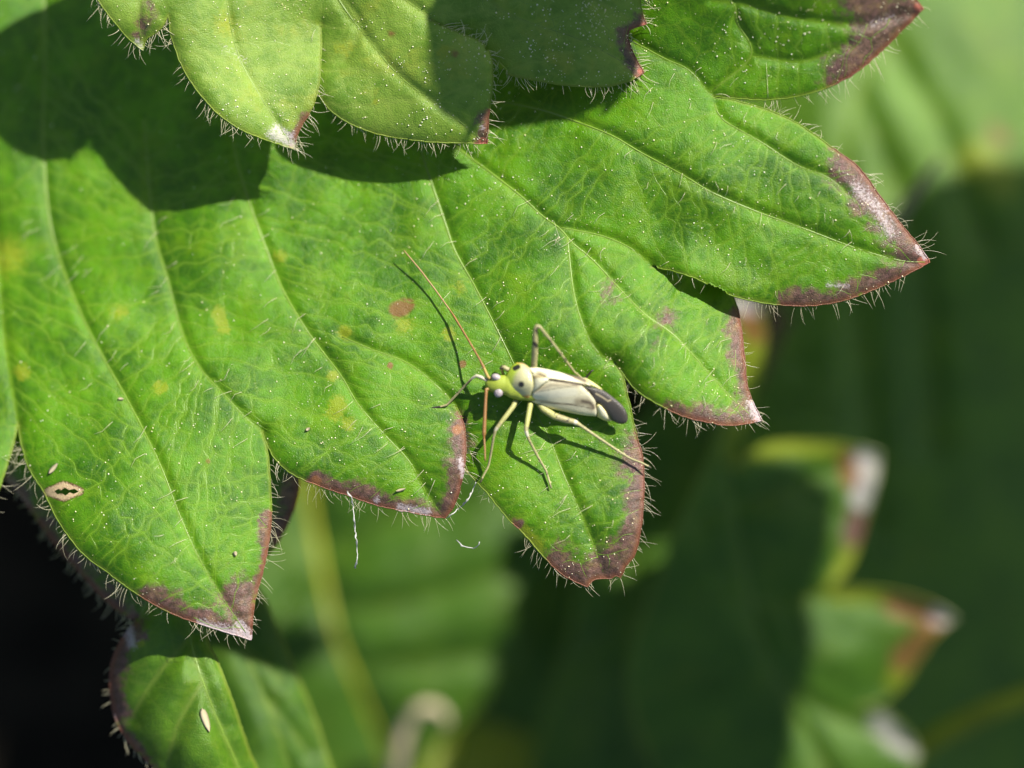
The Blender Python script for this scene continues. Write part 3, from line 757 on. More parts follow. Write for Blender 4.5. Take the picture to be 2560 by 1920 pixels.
far_leaf('strawberry_leaflet', 'large blurred green leaflet with a bright yellow midrib at bottom centre',
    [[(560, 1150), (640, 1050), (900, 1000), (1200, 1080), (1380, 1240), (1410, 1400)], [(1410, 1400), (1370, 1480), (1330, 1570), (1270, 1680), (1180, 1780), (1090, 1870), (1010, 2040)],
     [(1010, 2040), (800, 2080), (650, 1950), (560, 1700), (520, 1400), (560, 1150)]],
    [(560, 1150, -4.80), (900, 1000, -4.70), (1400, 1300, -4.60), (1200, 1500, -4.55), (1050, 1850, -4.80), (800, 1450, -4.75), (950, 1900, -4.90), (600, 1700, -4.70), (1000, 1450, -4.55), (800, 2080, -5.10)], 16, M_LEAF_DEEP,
    veins=[[(760, 1180), (800, 1400), (840, 1580), (900, 1730), (960, 1880), (1000, 2030)], [(800, 1400), (950, 1320), (1150, 1250)], [(830, 1540), (1050, 1500), (1300, 1420)], [(880, 1680), (1050, 1660), (1230, 1640)],
           [(800, 1450), (680, 1560), (600, 1680)]],
    loc=(950, 1500, -4.70), pet=((720, 1060, -4.80), (300, 300, GROUND_Z)), vparts={0: ('midrib', 21)}, vmat=M_VEIN_Y, groove=.08, gw=40)

far_leaf('strawberry_leaflet', 'blurred dim green leaflet in shade right of the dark gap at bottom centre',
    [[(1480, 1250), (1620, 1020), (1800, 980), (1850, 1500), (1900, 1750), (1800, 1990)], [(1800, 1990), (1500, 2100), (1340, 2050), (1330, 1900), (1370, 1750), (1420, 1600), (1450, 1450), (1480, 1250)]],
    [(1480, 1250, -4.20), (1700, 1400, -4.10), (1850, 1600, -4.30), (1500, 1900, -4.30), (1400, 1700, -4.40), (1600, 1650, -4.00)], 20, M_LEAF_DEEP,
    veins=[[(1560, 1300), (1580, 1600), (1560, 1950)], [(1580, 1550), (1440, 1650)], [(1580, 1550), (1750, 1700)]], loc=(1600, 1650, -4.10), pet=((1560, 1280, -4.10), (1700, 900, GROUND_Z)))

far_leaf('strawberry_leaflet', 'lower right leaflet with four blurred pale-tipped teeth against dark shade',
    [[(1790, 860), (1800, 790), (1830, 748), (1896, 742)], [(1896, 742), (1915, 820), (1908, 900), (1888, 980), (1862, 1070), (1838, 1130), (1822, 1168)],
     [(1822, 1168), (1870, 1130), (1950, 1106), (2060, 1106), (2130, 1114), (2200, 1132)], [(2200, 1132), (2196, 1190), (2172, 1270), (2152, 1340), (2128, 1410), (2080, 1465), (1996, 1506)],
     [(1996, 1506), (2080, 1474), (2180, 1474), (2280, 1490), (2340, 1512), (2392, 1546)], [(2392, 1546), (2340, 1590), (2300, 1650), (2260, 1710), (2210, 1752), (2146, 1770)],
     [(2146, 1770), (2200, 1775), (2250, 1810), (2300, 1880)], [(2300, 1880), (2270, 1960), (2200, 2050), (2000, 2150)], [(2000, 2150), (1720, 2050), (1570, 1720), (1660, 1400), (1790, 1080), (1790, 860)]],
    [(1500, 900, -2.80), (1890, 745, -2.60), (1900, 900, -2.70), (1700, 1000, -2.70), (1822, 1168, -2.95), (2000, 1106, -3.10), (2195, 1132, -3.05), (2150, 1340, -3.20), (2000, 1300, -3.05), (1800, 1500, -3.10), (1996, 1506, -3.25),
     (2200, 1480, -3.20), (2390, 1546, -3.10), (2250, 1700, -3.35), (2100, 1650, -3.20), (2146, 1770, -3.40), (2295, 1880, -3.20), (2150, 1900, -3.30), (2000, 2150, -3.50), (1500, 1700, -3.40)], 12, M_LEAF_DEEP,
    veins=[[(1800, 1100), (1840, 1320), (1900, 1600), (2050, 1900), (2100, 2080)], [(1750, 1300), (1950, 1230), (2180, 1145)], [(1850, 1500), (2100, 1500), (2370, 1545)], [(1960, 1720), (2100, 1800), (2280, 1870)], [(1620, 1100), (1780, 960), (1885, 770)]],
    marks=dict(crust_sheen=[([(2165, 1145), (2185, 1150), (2172, 1210), (2156, 1245)], 40, 1.6), ([(2345, 1540), (2385, 1546)], 32, 1.6), ([(2200, 1810), (2240, 1850), (2290, 1880)], 50, 1.0), ([(1840, 752), (1890, 760)], 40, 1.4)],
               stain=[([(2140, 1290), (2130, 1350)], 34)], tan=[([(2240, 1510), (2320, 1530), (2340, 1570), (2260, 1650)], 46, .9), ([(1870, 800), (1890, 830)], 40), ([(2120, 1150), (2130, 1200)], 34)],
               yellow=[([(1850, 1130), (1960, 1110), (2100, 1116)], 40), ([(1890, 850), (1880, 980), (1840, 1130)], 50, 1.3), ([(2100, 1450), (2150, 1360)], 44), ([(2240, 1700), (2330, 1600)], 40), ([(2080, 1480), (2240, 1490)], 34)]),
    loc=(1900, 1450, -3.10), pet=((1810, 1000, -2.7), (1500, 900, GROUND_Z)), curl=-.03, vparts={0: ('midrib', 5)})

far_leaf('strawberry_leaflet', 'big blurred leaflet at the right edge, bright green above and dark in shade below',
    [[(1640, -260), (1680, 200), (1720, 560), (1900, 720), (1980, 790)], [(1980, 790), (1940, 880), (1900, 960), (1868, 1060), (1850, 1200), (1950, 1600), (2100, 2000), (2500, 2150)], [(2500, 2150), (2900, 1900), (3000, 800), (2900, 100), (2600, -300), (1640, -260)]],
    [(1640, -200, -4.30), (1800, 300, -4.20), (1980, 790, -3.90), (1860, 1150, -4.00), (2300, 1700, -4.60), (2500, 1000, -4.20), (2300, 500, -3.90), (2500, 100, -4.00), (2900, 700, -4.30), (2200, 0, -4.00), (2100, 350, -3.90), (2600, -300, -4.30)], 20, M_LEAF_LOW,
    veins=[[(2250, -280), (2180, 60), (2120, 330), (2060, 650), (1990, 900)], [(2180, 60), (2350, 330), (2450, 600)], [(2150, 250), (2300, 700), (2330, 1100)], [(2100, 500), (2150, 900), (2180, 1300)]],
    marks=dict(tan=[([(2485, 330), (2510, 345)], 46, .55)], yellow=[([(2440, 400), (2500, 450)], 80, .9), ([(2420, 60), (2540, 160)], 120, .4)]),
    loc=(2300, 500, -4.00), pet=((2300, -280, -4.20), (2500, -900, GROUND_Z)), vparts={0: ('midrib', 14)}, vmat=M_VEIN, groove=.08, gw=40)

far_leaf('strawberry_leaflet', 'yellow-green blurred leaflet low down at the bottom edge beside the curled stalk',
    [[(900, 1830), (1010, 1800), (1130, 1790), (1240, 1810), (1330, 1850)], [(1330, 1850), (1400, 2000), (1300, 2200), (1000, 2200), (880, 2050), (900, 1830)]],
    [(900, 1830, -5.20), (1330, 1850, -5.20), (1100, 1990, -4.90), (1300, 2200, -5.10), (880, 2050, -5.20)], 22, M_LEAF_LOW,
    veins=[[(1100, 1810), (1120, 2000), (1130, 2180)]], marks=dict(yellow=[([(960, 1880), (1100, 1920), (1240, 1920)], 120, 1.3)]), loc=(1100, 1990, -5.00), pet=((1130, 2180, -5.00), (1500, 2500, GROUND_Z)))

far_leaf('strawberry_leaflet', 'darkest blurred leaflet, deep in the gap at bottom centre between two green leaflets',
    [[(1080, 1150), (1400, 1050), (1750, 1150), (1850, 1500)], [(1850, 1500), (1800, 1900), (1500, 2250), (1200, 2150), (1050, 1700), (1080, 1150)]],
    [(1080, 1150, -6.6), (1750, 1150, -6.5), (1850, 1500, -6.6), (1500, 2250, -6.8), (1050, 1700, -6.6), (1450, 1600, -6.2)], 26, M_LEAF_DEEP,
    veins=[[(1400, 1080), (1440, 1500), (1500, 2200)]], loc=(1450, 1600, -6.3), pet=((1400, 1060, -6.5), (1350, 900, GROUND_Z)))

# dry stalks and stems
def stalk(name, label, cat, pts, rad, mat, n=10):
    p = np.array(pts, float); q = smooth(p, 10)
    r = np.interp(np.linspace(0, 1, len(q)), np.linspace(0, 1, len(rad)), rad) * K
    o = part(name, mesh_of(name, *tube(W(q[:, 0], q[:, 1], q[:, 2]), r, n)[:2]), mat, None)
    o['label'] = label; o['category'] = cat
    if cat == 'stalk': o['group'] = 'dry stalks among the leaves'
    return o
stalk('dried_stalk', 'pale dry stalk with a hooked end rising from the bottom edge', 'stalk',
      [(930, 2300, -7.8), (960, 2100, -5.6), (985, 1960, -4.7), (998, 1880, -4.5), (1020, 1810, -4.4), (1050, 1772, -4.3), (1090, 1770, -4.3), (1112, 1795, -4.35), (1105, 1812, -4.4)], (34, 32, 30, 27, 25, 22, 19, 14), plain('bleached_stalk_skin', (0.50, 0.42, 0.27), 0.6, 0.3, trans=0.15))
stalk('dried_stalk', 'short beige stalk standing behind the big leaf tip near the right edge', 'stalk',
      [(2120, 760, -7.8), (2180, 640, -4), (2235, 560, -3.3), (2280, 490, -3.1), (2335, 415, -3), (2350, 396, -3)], (24, 22, 20, 18, 18, 8), M_STALK)
stalk('leaf_stem', 'yellow-green blurred stem crossing the lower right corner', 'stem',
      [(2150, 2010, -5.0), (2260, 1900, -4.0), (2400, 1810, -3.6), (2560, 1745, -3.4), (2800, 1660, -3.2), (3100, 1580, -2.9)], (28, 30, 32, 32, 30, 26), plain('yellow_stem_skin', (0.36, 0.40, 0.02), 0.5, 0.4, trans=0.3))

# ---------------------------------------------------------------- small litter on the leaves
def flake(x, y, L, wd, ang, z, label, sh=None):
    t = np.linspace(-1, 1, 9); rows = []
    for a in t:
        for b in np.linspace(-1, 1, 5):
            ww = wd * .5 * math.sqrt(max(0, 1 - a * a)) * (1 - .25 * a) + .4
            u = a * L * .5; v = b * ww
            rows.append((x + u * math.cos(ang) - v * math.sin(ang), y + u * math.sin(ang) + v * math.cos(ang), (1 - b * b) * .012 + .006 + .006 * a * a))
    rows = np.array(rows)
    zz = (sh.z(rows[:, :2]) if sh else z) + rows[:, 2]
    F = [(i * 5 + j, i * 5 + j + 1, i * 5 + j + 6, i * 5 + j + 5) for i in range(8) for j in range(4)]
    o = part('dry_flake', mesh_of('dry_flake', W(rows[:, 0], rows[:, 1], zz), F), M_FLAKE, None)
    solid(o, .006); o['label'] = label; o['category'] = 'flake'; o['group'] = 'dry flakes and crumbs lying on the leaves'
    return o
flake(133, 1171, 34, 11, -.85, 0, 'small curled straw-coloured flake lying just above the brown-edged hole', MAIN)
flake(770, 1073, 12, 8, -.5, 0, 'tiny white crumb on the leaf left of the bug', MAIN)
flake(302, 997, 14, 7, .1, 0, 'tiny white crumb on the left part of the leaf beside a vein', MAIN)
flake(588, 1384, 12, 10, 1.2, 0, 'tiny white crumb on the lower left tooth above its purple tip', MAIN)
flake(1002, 1225, 24, 7, -.25, 0, 'tiny yellowish flake on the purple-edged tooth under the bug', MAIN)
flake(514, 1800, 62, 18, 1.25, 0, 'pale oblong flake on the lit lower left leaflet', LOW[0])
sr = random.Random(9)
SILK = (([(868, 1228), (880, 1250), (886, 1300), (890, 1345), (894, 1385), (888, 1420)], 'dusty white silk thread dangling below the purple-edged tooth left of the bug'),
        ([(1140, 1350), (1160, 1366), (1185, 1370), (1200, 1356)], 'short curved pale thread floating below the gap between two teeth'),
        ([(1118, 1294), (1165, 1255), (1190, 1205)], 'fine silk thread bridging the two purple-edged teeth under the bug'))
for pts, lab in SILK:
    bag = Bag(); q = smooth(pts, 6); q = q + np.array([[sr.uniform(-1.5, 1.5), sr.uniform(-1.5, 1.5)] for _ in q])
    rr = 1.3 * K * (1 + 1.2 * (np.array([sr.random() for _ in q]) > .75))
    V, F, _ = tube(W(q[:, 0], q[:, 1], -.08 + .04 * np.sin(np.arange(len(q)) * .7)), rr, 5)
    silk = part('spider_silk', mesh_of('spider_silk', V, F), M_SILK, None)
    silk['label'] = lab; silk['category'] = 'spider silk'; silk['group'] = 'silk threads hanging at the leaf edge'

# ---------------------------------------------------------------- the plant bug
def bug_mat(name, base, spots, rough=0.35, spec=0.5, trans=0.0, grain=0.12):
    """spots: list of (attribute, colour, lo, hi); each attribute is a mark on the insect's own skin"""
    m, nt = mat_new(name); n = NT(nt); co = n.at('co', False)
    nz = n.noise(co, 22, 3, 0.65)
    col = n.mix(n.ramp(nz, .3, .7), tuple(c * (1 - grain) for c in base), base)
    for a, c, lo, hi in spots:
        col = n.mix(n.ramp(n.m('ADD', n.at(a), n.m('MULTIPLY', n.m('SUBTRACT', nz, .5), .25)), lo, hi), col, c)
    b = n.bsdf(col, rough, spec, n.bump(n.noise(co, 95, 2, 0.6), .35, .006, n.bump(nz, .2, .01)))
    if trans:
        tr = n.N.new('ShaderNodeBsdfTranslucent'); n.put(tr.inputs[0], col)
        ms = n.N.new('ShaderNodeMixShader'); ms.inputs[0].default_value = trans
        n.L.new(b.outputs[0], ms.inputs[1]); n.L.new(tr.outputs[0], ms.inputs[2]); n.out(ms.outputs[0])
    else: n.out(b.outputs[0])
    return m

B_BODY = bug_mat('bug_body_skin', (0.36, 0.44, 0.05), [('dark', (0.42, 0.40, 0.12), .2, .8)], trans=.1)
B_PRON = bug_mat('bug_shield_skin', (0.50, 0.48, 0.25), [('green', (0.38, 0.50, 0.035), .05, .7), ('orange', (0.5, 0.22, 0.03), .1, .6), ('dark', (0.02, 0.018, 0.015), .0, .5)], rough=.2, spec=.6)
B_SCUT = bug_mat('bug_scutellum_skin', (0.66, 0.63, 0.42), [('dark', (0.3, 0.24, 0.12), .1, .8)], rough=.3)
B_WING = bug_mat('bug_wing_leather', (0.92, 0.86, 0.58), [('grey', (0.50, 0.43, 0.27), .05, .7), ('dark', (0.13, 0.10, 0.07), .1, .75), ('pale', (0.88, 0.84, 0.62), .1, .6)], rough=.42, spec=.35, trans=.2)
B_CUN = bug_mat('bug_cuneus_skin', (0.72, 0.64, 0.26), [('pale', (0.75, 0.70, 0.45), .1, .6)], rough=.4)
B_MEMB = bug_mat('bug_membrane_skin', (0.06, 0.053, 0.043), [('pale', (0.33, 0.28, 0.17), .1, .6)], rough=.34, spec=.5)
B_EYE = bug_mat('bug_eye', (0.42, 0.36, 0.36), [('dark', (0.2, 0.15, 0.16), .1, .9)], rough=.3)
B_LEG = bug_mat('bug_leg_skin', (0.36, 0.33, 0.15), [('green', (0.40, 0.42, 0.11), .2, .8), ('dark', (0.03, 0.024, 0.016), .3, .7), ('pale', (0.55, 0.52, 0.40), .2, .8)], rough=.4, grain=.3)
B_ANT = bug_mat('bug_feeler_skin', (0.24, 0.115, 0.03), [('pale', (0.33, 0.21, 0.09), .2, .8), ('green', (0.45, 0.38, 0.08), .2, .8)], rough=.4)

zc0 = float(MAIN.z(np.array([[1390., 985.]]))[0])
def zl(x, y):
    """height of the leaf, smoothed, under the bug"""
    return float(MAIN.zf(x, y)[0])
def BP(x, y, h): return W(x, y, zl(x, y) + h * K)

bug = thing('plant_bug', 'pale cream and green bug with dark wing tips standing on the big leaf', 'bug', BP(1390, 985, 0).tolist())

def patch(name, chains, hc, mat, marks=None, h=3.2, thick=.012, parent=None):
    """a curved plate of the bug: outline in pixels, heights over the leaf in pixels"""
    f = tps(hc)
    sh = Sheet(chains, [(c[0], c[1], zl(c[0], c[1]) + c[2] * K) for c in hc], h, groove=0, curl=.012, cw=4, rough=.15, wave=0)
    me = sh.mesh(name); P = sh.P
    for k in ('green', 'orange', 'dark', 'grey', 'pale'):
        v = np.full(len(P), -1.0)
        for mk in (marks or {}).get(k, []):
            d = near(P, [np.array(mk[0], float)], mk[1] * 2); v = np.maximum(v, np.clip(1 - d / mk[1], -1, 1) * (mk[2] if len(mk) > 2 else 1))
        attr(me, k, v)
    return solid(part(name, me, mat, parent or bug), thick)

# one continuous trunk: head, neck, chest, belly
secs = [(1213, 964, 40, 6, 6), (1219, 963, 42, 15, 12), (1230, 962, 45, 20, 16), (1243, 961, 47, 23, 18), (1256, 961, 47, 24, 19), (1263, 962, 46, 26, 20), (1272, 962, 45, 34, 22), (1298, 960, 41, 43, 25),
        (1335, 962, 36, 44, 24), (1380, 969, 31, 41, 20), (1430, 982, 27, 35, 16), (1480, 1002, 24, 26, 13), (1520, 1024, 21, 14, 8), (1540, 1036, 19, 6, 5), (1546, 1040, 18, 2, 2)]
c = smooth([(a[0], a[1], a[2]) for a in secs], 4); kk = np.linspace(0, 1, len(c)); ks = np.linspace(0, 1, len(secs))
arc = np.r_[0, np.cumsum(np.linalg.norm(np.diff(np.array([a[:2] for a in secs], float), axis=0), axis=1))]; ac = np.r_[0, np.cumsum(np.linalg.norm(np.diff(c[:, :2], axis=0), axis=1))]; ac *= arc[-1] / ac[-1]
ra = np.interp(ac, arc, [a[3] for a in secs]); rb = np.interp(ac, arc, [a[4] for a in secs])
Vb = []; Fb = []; gm = []; N_ = 24; tilt = R(24)
for i in range(len(c)):
    t = c[min(i + 1, len(c) - 1)][:2] - c[max(i - 1, 0)][:2]; t = t / np.linalg.norm(t)
    side = np.array([t[1], -t[0]])           # towards the far side of the bug
    for k in range(N_):
        a = 2 * math.pi * k / N_; u = math.cos(a) * ra[i]; w = math.sin(a) * rb[i]
        su = u * math.cos(tilt) + w * math.sin(tilt); hu = w * math.cos(tilt) - u * math.sin(tilt) * .6
        x = c[i][0] + side[0] * su; y = c[i][1] + side[1] * su
        Vb.append(BP(x, y, c[i][2] + hu)); gm.append((ac[i] / arc[-1], a))
for i in range(len(c) - 1):
    for k in range(N_):
        a = i * N_ + k; b = i * N_ + (k + 1) % N_; Fb.append((a, a + N_, b + N_, b))
Fb.append(tuple(range(N_))); Fb.append(tuple(range((len(c) - 1) * N_ + N_ - 1, (len(c) - 1) * N_ - 1, -1)))
me = mesh_of('body', np.array(Vb), Fb)
attr(me, 'co', np.array([(a * 4, b * .5, 0) for a, b in gm])); attr(me, 'dark', np.array([np.clip((a - .25) * 3, -1, 1) for a, b in gm]))
part('body', me, B_BODY, bug)

def ball(name, x, y, h, rx, ry, rz, mat, parent, ang=0.0):
    V = []; F = []; nu, nv = 18, 12
    for j in range(nv + 1):
        for i in range(nu):
            a = 2 * math.pi * i / nu; b = math.pi * j / nv
            u = rx * math.sin(b) * math.cos(a); v = ry * math.sin(b) * math.sin(a)
            V.append(BP(x + u * math.cos(ang) - v * math.sin(ang), y + u * math.sin(ang) + v * math.cos(ang), h + rz * math.cos(b)))
    for j in range(nv):
        for i in range(nu):
            F.append((j * nu + i, (j + 1) * nu + i, (j + 1) * nu + (i + 1) % nu, j * nu + (i + 1) % nu))
    me = mesh_of(name, np.array(V), F)
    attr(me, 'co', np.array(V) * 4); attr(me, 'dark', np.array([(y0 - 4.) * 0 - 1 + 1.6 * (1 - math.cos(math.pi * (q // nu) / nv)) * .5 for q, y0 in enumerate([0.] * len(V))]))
    return part(name, me, mat, parent)
ball('eye', 1247, 979, 51, 12, 15, 12, B_EYE, bug, .35)
ball('eye', 1240, 943, 57, 12, 9, 11, B_EYE, bug, .2)

patch('pronotum', [[(1263, 951), (1265, 937), (1279, 915), (1291, 906)], [(1291, 906), (1307, 906), (1323, 918)], [(1323, 918), (1331, 940), (1333, 971), (1323, 999)], [(1323, 999), (1306, 1001), (1283, 998), (1267, 989)], [(1267, 989), (1262, 971), (1263, 951)]],
      [(1264, 951, 56), (1291, 907, 58), (1323, 918, 64), (1333, 960, 84), (1323, 998, 52), (1283, 997, 42), (1266, 987, 46), (1300, 955, 82), (1280, 955, 70), (1303, 925, 76), (1312, 985, 68), (1262, 968, 58)], B_PRON,
      dict(green=[([(1264, 985), (1266, 960), (1272, 935), (1284, 912)], 24), ([(1270, 995), (1310, 1000)], 12)], orange=[([(1300, 994), (1320, 993)], 11, .6), ([(1291, 908), (1306, 908), (1322, 920)], 6, .4)],
           dark=[([(1287, 921), (1295, 917)], 8), ([(1303, 961)], 10)]))
patch('scutellum', [[(1329, 933), (1334, 955), (1331, 982)], [(1331, 982), (1352, 966), (1374, 949)], [(1374, 949), (1352, 938), (1329, 933)]],
      [(1329, 933, 74), (1334, 957, 82), (1331, 982, 72), (1374, 949, 82), (1350, 952, 88)], B_SCUT, dict(dark=[([(1330, 945), (1345, 940), (1358, 943)], 9, .9)]))
wing_a = patch('forewing', [[(1332, 982), (1352, 967), (1374, 950)], [(1374, 950), (1409, 955), (1446, 961), (1463, 972), (1477, 986), (1488, 1002), (1489, 1014)], [(1489, 1014), (1494, 1028), (1491, 1041)],
                   [(1491, 1041), (1458, 1038), (1419, 1031), (1375, 1021), (1340, 1009), (1326, 1002)], [(1326, 1002), (1328, 992), (1332, 982)]],
      [(1332, 982, 70), (1374, 950, 82), (1446, 961, 72), (1488, 1008, 50), (1491, 1041, 30), (1419, 1031, 32), (1340, 1008, 40), (1326, 1002, 46), (1400, 985, 68), (1450, 1000, 58), (1370, 985, 68)], B_WING,
      dict(grey=[([(1345, 974), (1380, 962), (1420, 962), (1446, 964)], 12, .6), ([(1446, 1005), (1468, 1005), (1480, 1018)], 20, .8), ([(1340, 1000), (1400, 1010), (1450, 1012)], 5, .7)],
           dark=[([(1456, 1003), (1475, 1007), (1485, 1018)], 9, .7), ([(1376, 951), (1410, 955), (1446, 961)], 5), ([(1446, 961), (1475, 984), (1488, 1004)], 4, .6), ([(1352, 1006), (1420, 1010), (1484, 1022)], 3, .7), ([(1334, 982), (1390, 971), (1446, 963)], 2.5, .7)],
           pale=[([(1345, 990), (1390, 985), (1435, 980)], 14)]))
wing_b = patch('forewing', [[(1374, 949), (1352, 938), (1330, 932), (1322, 919)], [(1322, 919), (1347, 919), (1391, 928), (1429, 937), (1463, 945)], [(1463, 945), (1476, 962), (1478, 966)], [(1478, 966), (1446, 960), (1409, 954), (1374, 949)]],
      [(1374, 949, 84), (1322, 919, 66), (1347, 919, 60), (1429, 937, 54), (1463, 945, 50), (1478, 966, 60), (1409, 954, 80), (1400, 940, 72), (1440, 950, 64), (1352, 932, 76)], B_WING,
      dict(grey=[([(1346, 930), (1362, 938)], 9), ([(1400, 932), (1440, 943), (1466, 955)], 11, .9)], dark=[([(1410, 934), (1440, 942), (1462, 952)], 8, .8), ([(1376, 948), (1410, 953), (1446, 959), (1476, 966)], 5), ([(1350, 934), (1364, 942)], 4, .7)],
           pale=[([(1326, 920), (1390, 930), (1430, 947)], 6)]))
patch('cuneus', [[(1490, 1014), (1498, 1011), (1511, 1024), (1531, 1052)], [(1531, 1052), (1513, 1052), (1493, 1042)], [(1493, 1042), (1494, 1028), (1490, 1014)]],
      [(1490, 1014, 47), (1498, 1011, 48), (1531, 1052, 24), (1493, 1042, 29), (1508, 1034, 40)], B_CUN, dict(pale=[([(1500, 1022), (1515, 1042)], 9)]), parent=wing_a)
patch('cuneus', [[(1463, 944), (1486, 957), (1507, 974)], [(1507, 974), (1492, 969), (1478, 964)], [(1478, 964), (1470, 955), (1463, 944)]],
      [(1463, 944, 50), (1507, 974, 40), (1478, 964, 57), (1485, 960, 50)], B_CUN, parent=wing_b)
patch('wing_membrane', [[(1448, 962), (1478, 967), (1507, 975), (1529, 990), (1554, 1011), (1567, 1032), (1570, 1047)], [(1570, 1047), (1566, 1056), (1556, 1060), (1543, 1058), (1530, 1051)], [(1530, 1051), (1512, 1023), (1499, 1010), (1488, 1006)], [(1488, 1006), (1476, 985), (1463, 972), (1448, 962)]],
      [(1448, 962, 66), (1507, 975, 44), (1554, 1011, 38), (1570, 1047, 28), (1543, 1058, 27), (1530, 1051, 29), (1499, 1010, 46), (1476, 985, 55), (1520, 1005, 48), (1548, 1036, 38)], B_MEMB,
      dict(pale=[([(1490, 984), (1508, 994), (1520, 1003), (1527, 1000)], 3.2), ([(1450, 964), (1462, 974)], 4, .7)]), parent=wing_a)

def limb(name, pts, marks, mat, knee=None, spines=0, n=10):
    p = np.array(pts, float); ct = []; 
    for a, b in zip(p[:-1], p[1:]):
        k = max(2, int(np.linalg.norm((b - a)[:2]) / 7)); ct.append(a + (b - a) * (np.arange(k) / k)[:, None])
    q = np.vstack(ct + [p[-1:]])
    arcq = np.r_[0, np.cumsum(np.linalg.norm(np.diff(q[:, :3], axis=0), axis=1))]
    WP = np.array([BP(*v[:3]) for v in q]); V, F, _ = tube(WP, q[:, 3] * K * .88, n)
    al = np.repeat(arcq, n)
    r = random.Random(len(pts) * 7 + int(p[0][0]))
    if spines:
        V = list(V); i0 = int(len(q) * .45)
        for j in range(i0, len(q) - 3, max(1, (len(q) - i0) // spines)):
            d = WP[j + 1] - WP[j]; d /= np.linalg.norm(d); sd = np.cross(d, [0, 0, 1.]) * r.choice((-1, 1))
            a = WP[j] + sd * q[j][3] * K * .6; e = a + (sd * .8 + d * .5 + np.array([0, 0, .4])) * 11 * K
            v2, f2, _ = tube(np.array([a, (a + e) / 2, e]), np.array([1.3, .9, .3]) * K, 3)
            F += [tuple(i + len(V) for i in f) for f in f2]; V += list(v2); al = np.r_[al, np.full(len(v2), -50.)]
        V = np.array(V)
    me = mesh_of(name, V, F)
    attr(me, 'co', np.asarray(V) * 4.2)
    f = al / arcq[-1]; rs = np.array([vnoise(v[0] * 90, v[1] * 90, 9) for v in V])
    for k in ('green', 'dark', 'pale'):
        v = np.full(len(V), -1.0)
        for lo, hi, amp in marks.get(k, []): v = np.maximum(v, np.where((f >= lo) & (f <= hi), amp, -1))
        if k == 'dark':
            for lo, hi, amp in marks.get('spot', []): v = np.maximum(v, np.where((f >= lo) & (f <= hi) & (rs > amp), .7, -1))
            v = np.where(al < 0, 1, v)
        attr(me, k, v)
    return part(name, me, mat, bug)

# legs: pixel x, y, height over the leaf, radius
limb('leg', [(1245, 955, 34, 5), (1222, 953, 44, 5), (1205, 944, 52, 5.4), (1191, 939, 54, 4.6), (1180, 946, 48, 3.6), (1150, 977, 24, 3.4), (1124, 1005, 7, 3.4), (1117, 1012, 4, 3.2), (1100, 1017, 3, 3.0), (1080, 1019, 3.5, 2.6), (1074, 1022, 2.5, 1.5)],
     dict(pale=[(0, .36, .55)], dark=[(.86, 1, .75), (.36, .6, .3)], spot=[(.3, .8, .72)]), B_LEG)
limb('leg', [(1290, 1000, 36, 7.5), (1283, 1016, 42, 7.4), (1262, 1044, 48, 7), (1243, 1069, 50, 5.6), (1239, 1075, 49, 5), (1234, 1092, 42, 3.8), (1228, 1130, 20, 3.5), (1222, 1162, 5, 3.3), (1219, 1170, 4, 3.1), (1208, 1190, 3, 2.9), (1203, 1202, 3, 2.6), (1200, 1207, 2, 1.4)],
     dict(green=[(0, .3, .5)], pale=[(.33, .4, .5)], spot=[(.1, .34, .75), (.4, .8, .8)], dark=[(.93, 1, .6)]), B_LEG)
limb('leg', [(1327, 1005, 34, 8), (1324, 1022, 40, 8), (1319, 1050, 48, 7.4), (1315, 1074, 52, 6), (1316, 1081, 51, 5.4), (1322, 1098, 45, 3.8), (1344, 1140, 22, 3.5), (1366, 1178, 5, 3.3), (1368, 1186, 4, 3.1), (1374, 1205, 3, 2.9), (1377, 1217, 3.5, 2.5), (1379, 1221, 2, 1.4)],
     dict(green=[(0, .28, .6)], pale=[(.3, .37, .6)], spot=[(.35, .85, .78)], dark=[(.95, 1, .5)]), B_LEG)
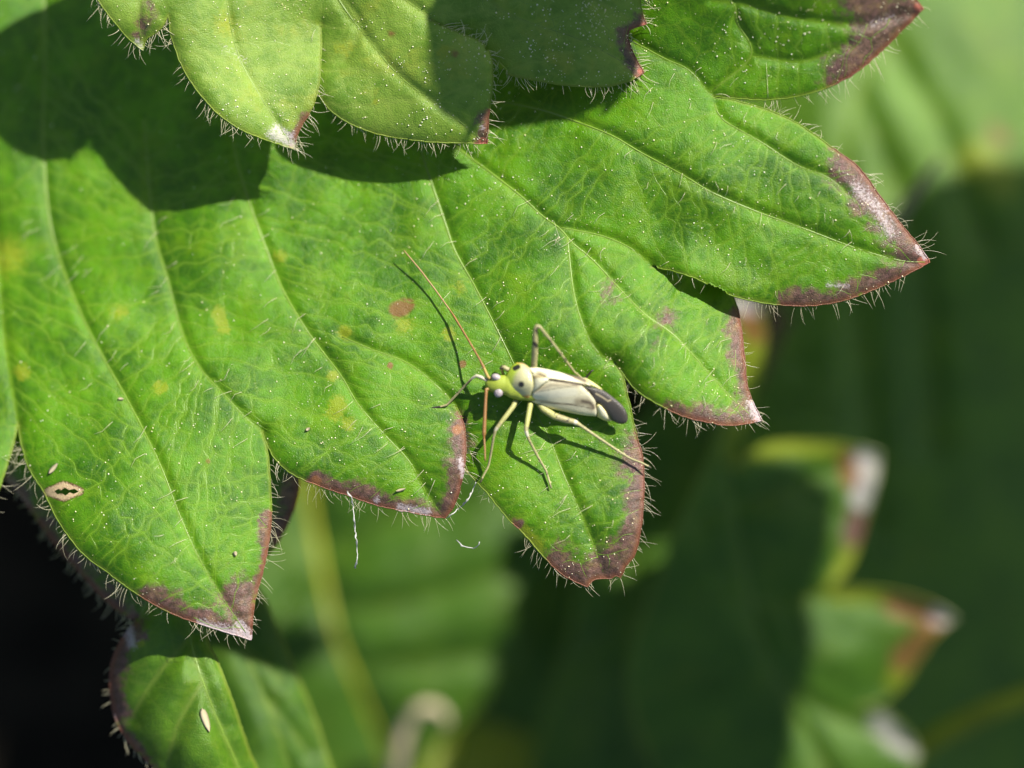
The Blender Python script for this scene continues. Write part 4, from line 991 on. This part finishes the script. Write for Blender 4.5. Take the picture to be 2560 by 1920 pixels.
limb('leg', [(1346, 1006, 30, 9), (1358, 1022, 32, 10.5), (1385, 1040, 36, 10.6), (1415, 1050, 40, 9.6), (1436, 1055, 42, 7.6), (1442, 1058, 42, 7), (1452, 1064, 41, 4.6), (1500, 1097, 26, 3.9), (1545, 1127, 11, 3.5), (1570, 1143, 5, 3.3), (1580, 1148, 4, 3.1), (1604, 1157, 4, 2.9), (1622, 1166, 5, 2.6), (1628, 1170, 4, 1.4)],
     dict(green=[(0, .2, .5)], pale=[(.315, .35, .6)], spot=[(.1, .31, .62), (.36, .8, .8)], dark=[(.97, 1, .6)]), B_LEG, spines=5)
limb('leg', [(1332, 940, 40, 8), (1335, 916, 52, 9), (1337, 880, 76, 9.4), (1338, 845, 98, 8.2), (1339, 822, 110, 6.6), (1342, 815, 112, 6), (1350, 817, 110, 4.2), (1390, 868, 72, 3.6), (1436, 930, 26, 3.3), (1458, 948, 8, 3), (1466, 944, 4, 2.9), (1472, 936, 3, 2.8), (1479, 927, 4, 2.6), (1484, 926, 3, 1.4)],
     dict(spot=[(.0, .38, .55), (.42, .8, .75)], dark=[(.9, 1, .8)]), B_LEG, spines=7)
limb('leg', [(1300, 935, 36, 7), (1272, 925, 46, 7), (1258, 917, 52, 6.4), (1253, 920, 50, 5.4), (1258, 936, 30, 3.8), (1270, 948, 14, 3.4), (1284, 955, 4, 3), (1292, 962, 3, 2.4)], dict(spot=[(0, .6, .6)], dark=[(.9, 1, .6)]), B_LEG)

limb('antenna', [(1228, 950, 50, 4.6), (1219, 941, 56, 4.6), (1207, 914, 60, 4.2), (1200, 900, 60, 2.8), (1168, 845, 44, 2.8), (1134, 789, 32, 3.3), (1131, 784, 32, 2.2), (1090, 727, 30, 2.2), (1053, 678, 32, 2.4), (1010, 626, 36, 1.6)],
     dict(green=[(0, .1, .5)], pale=[(.52, 1, .6)]), B_ANT)
limb('antenna', [(1224, 972, 46, 4.6), (1216, 973, 52, 5), (1214, 1000, 52, 4.4), (1212, 1040, 52, 5.2), (1210, 1086, 50, 5.8), (1210, 1091, 50, 3), (1212, 1120, 48, 3), (1213, 1152, 48, 2.2)],
     dict(green=[(0, .07, .4)], pale=[(.68, 1, .45)]), B_ANT)
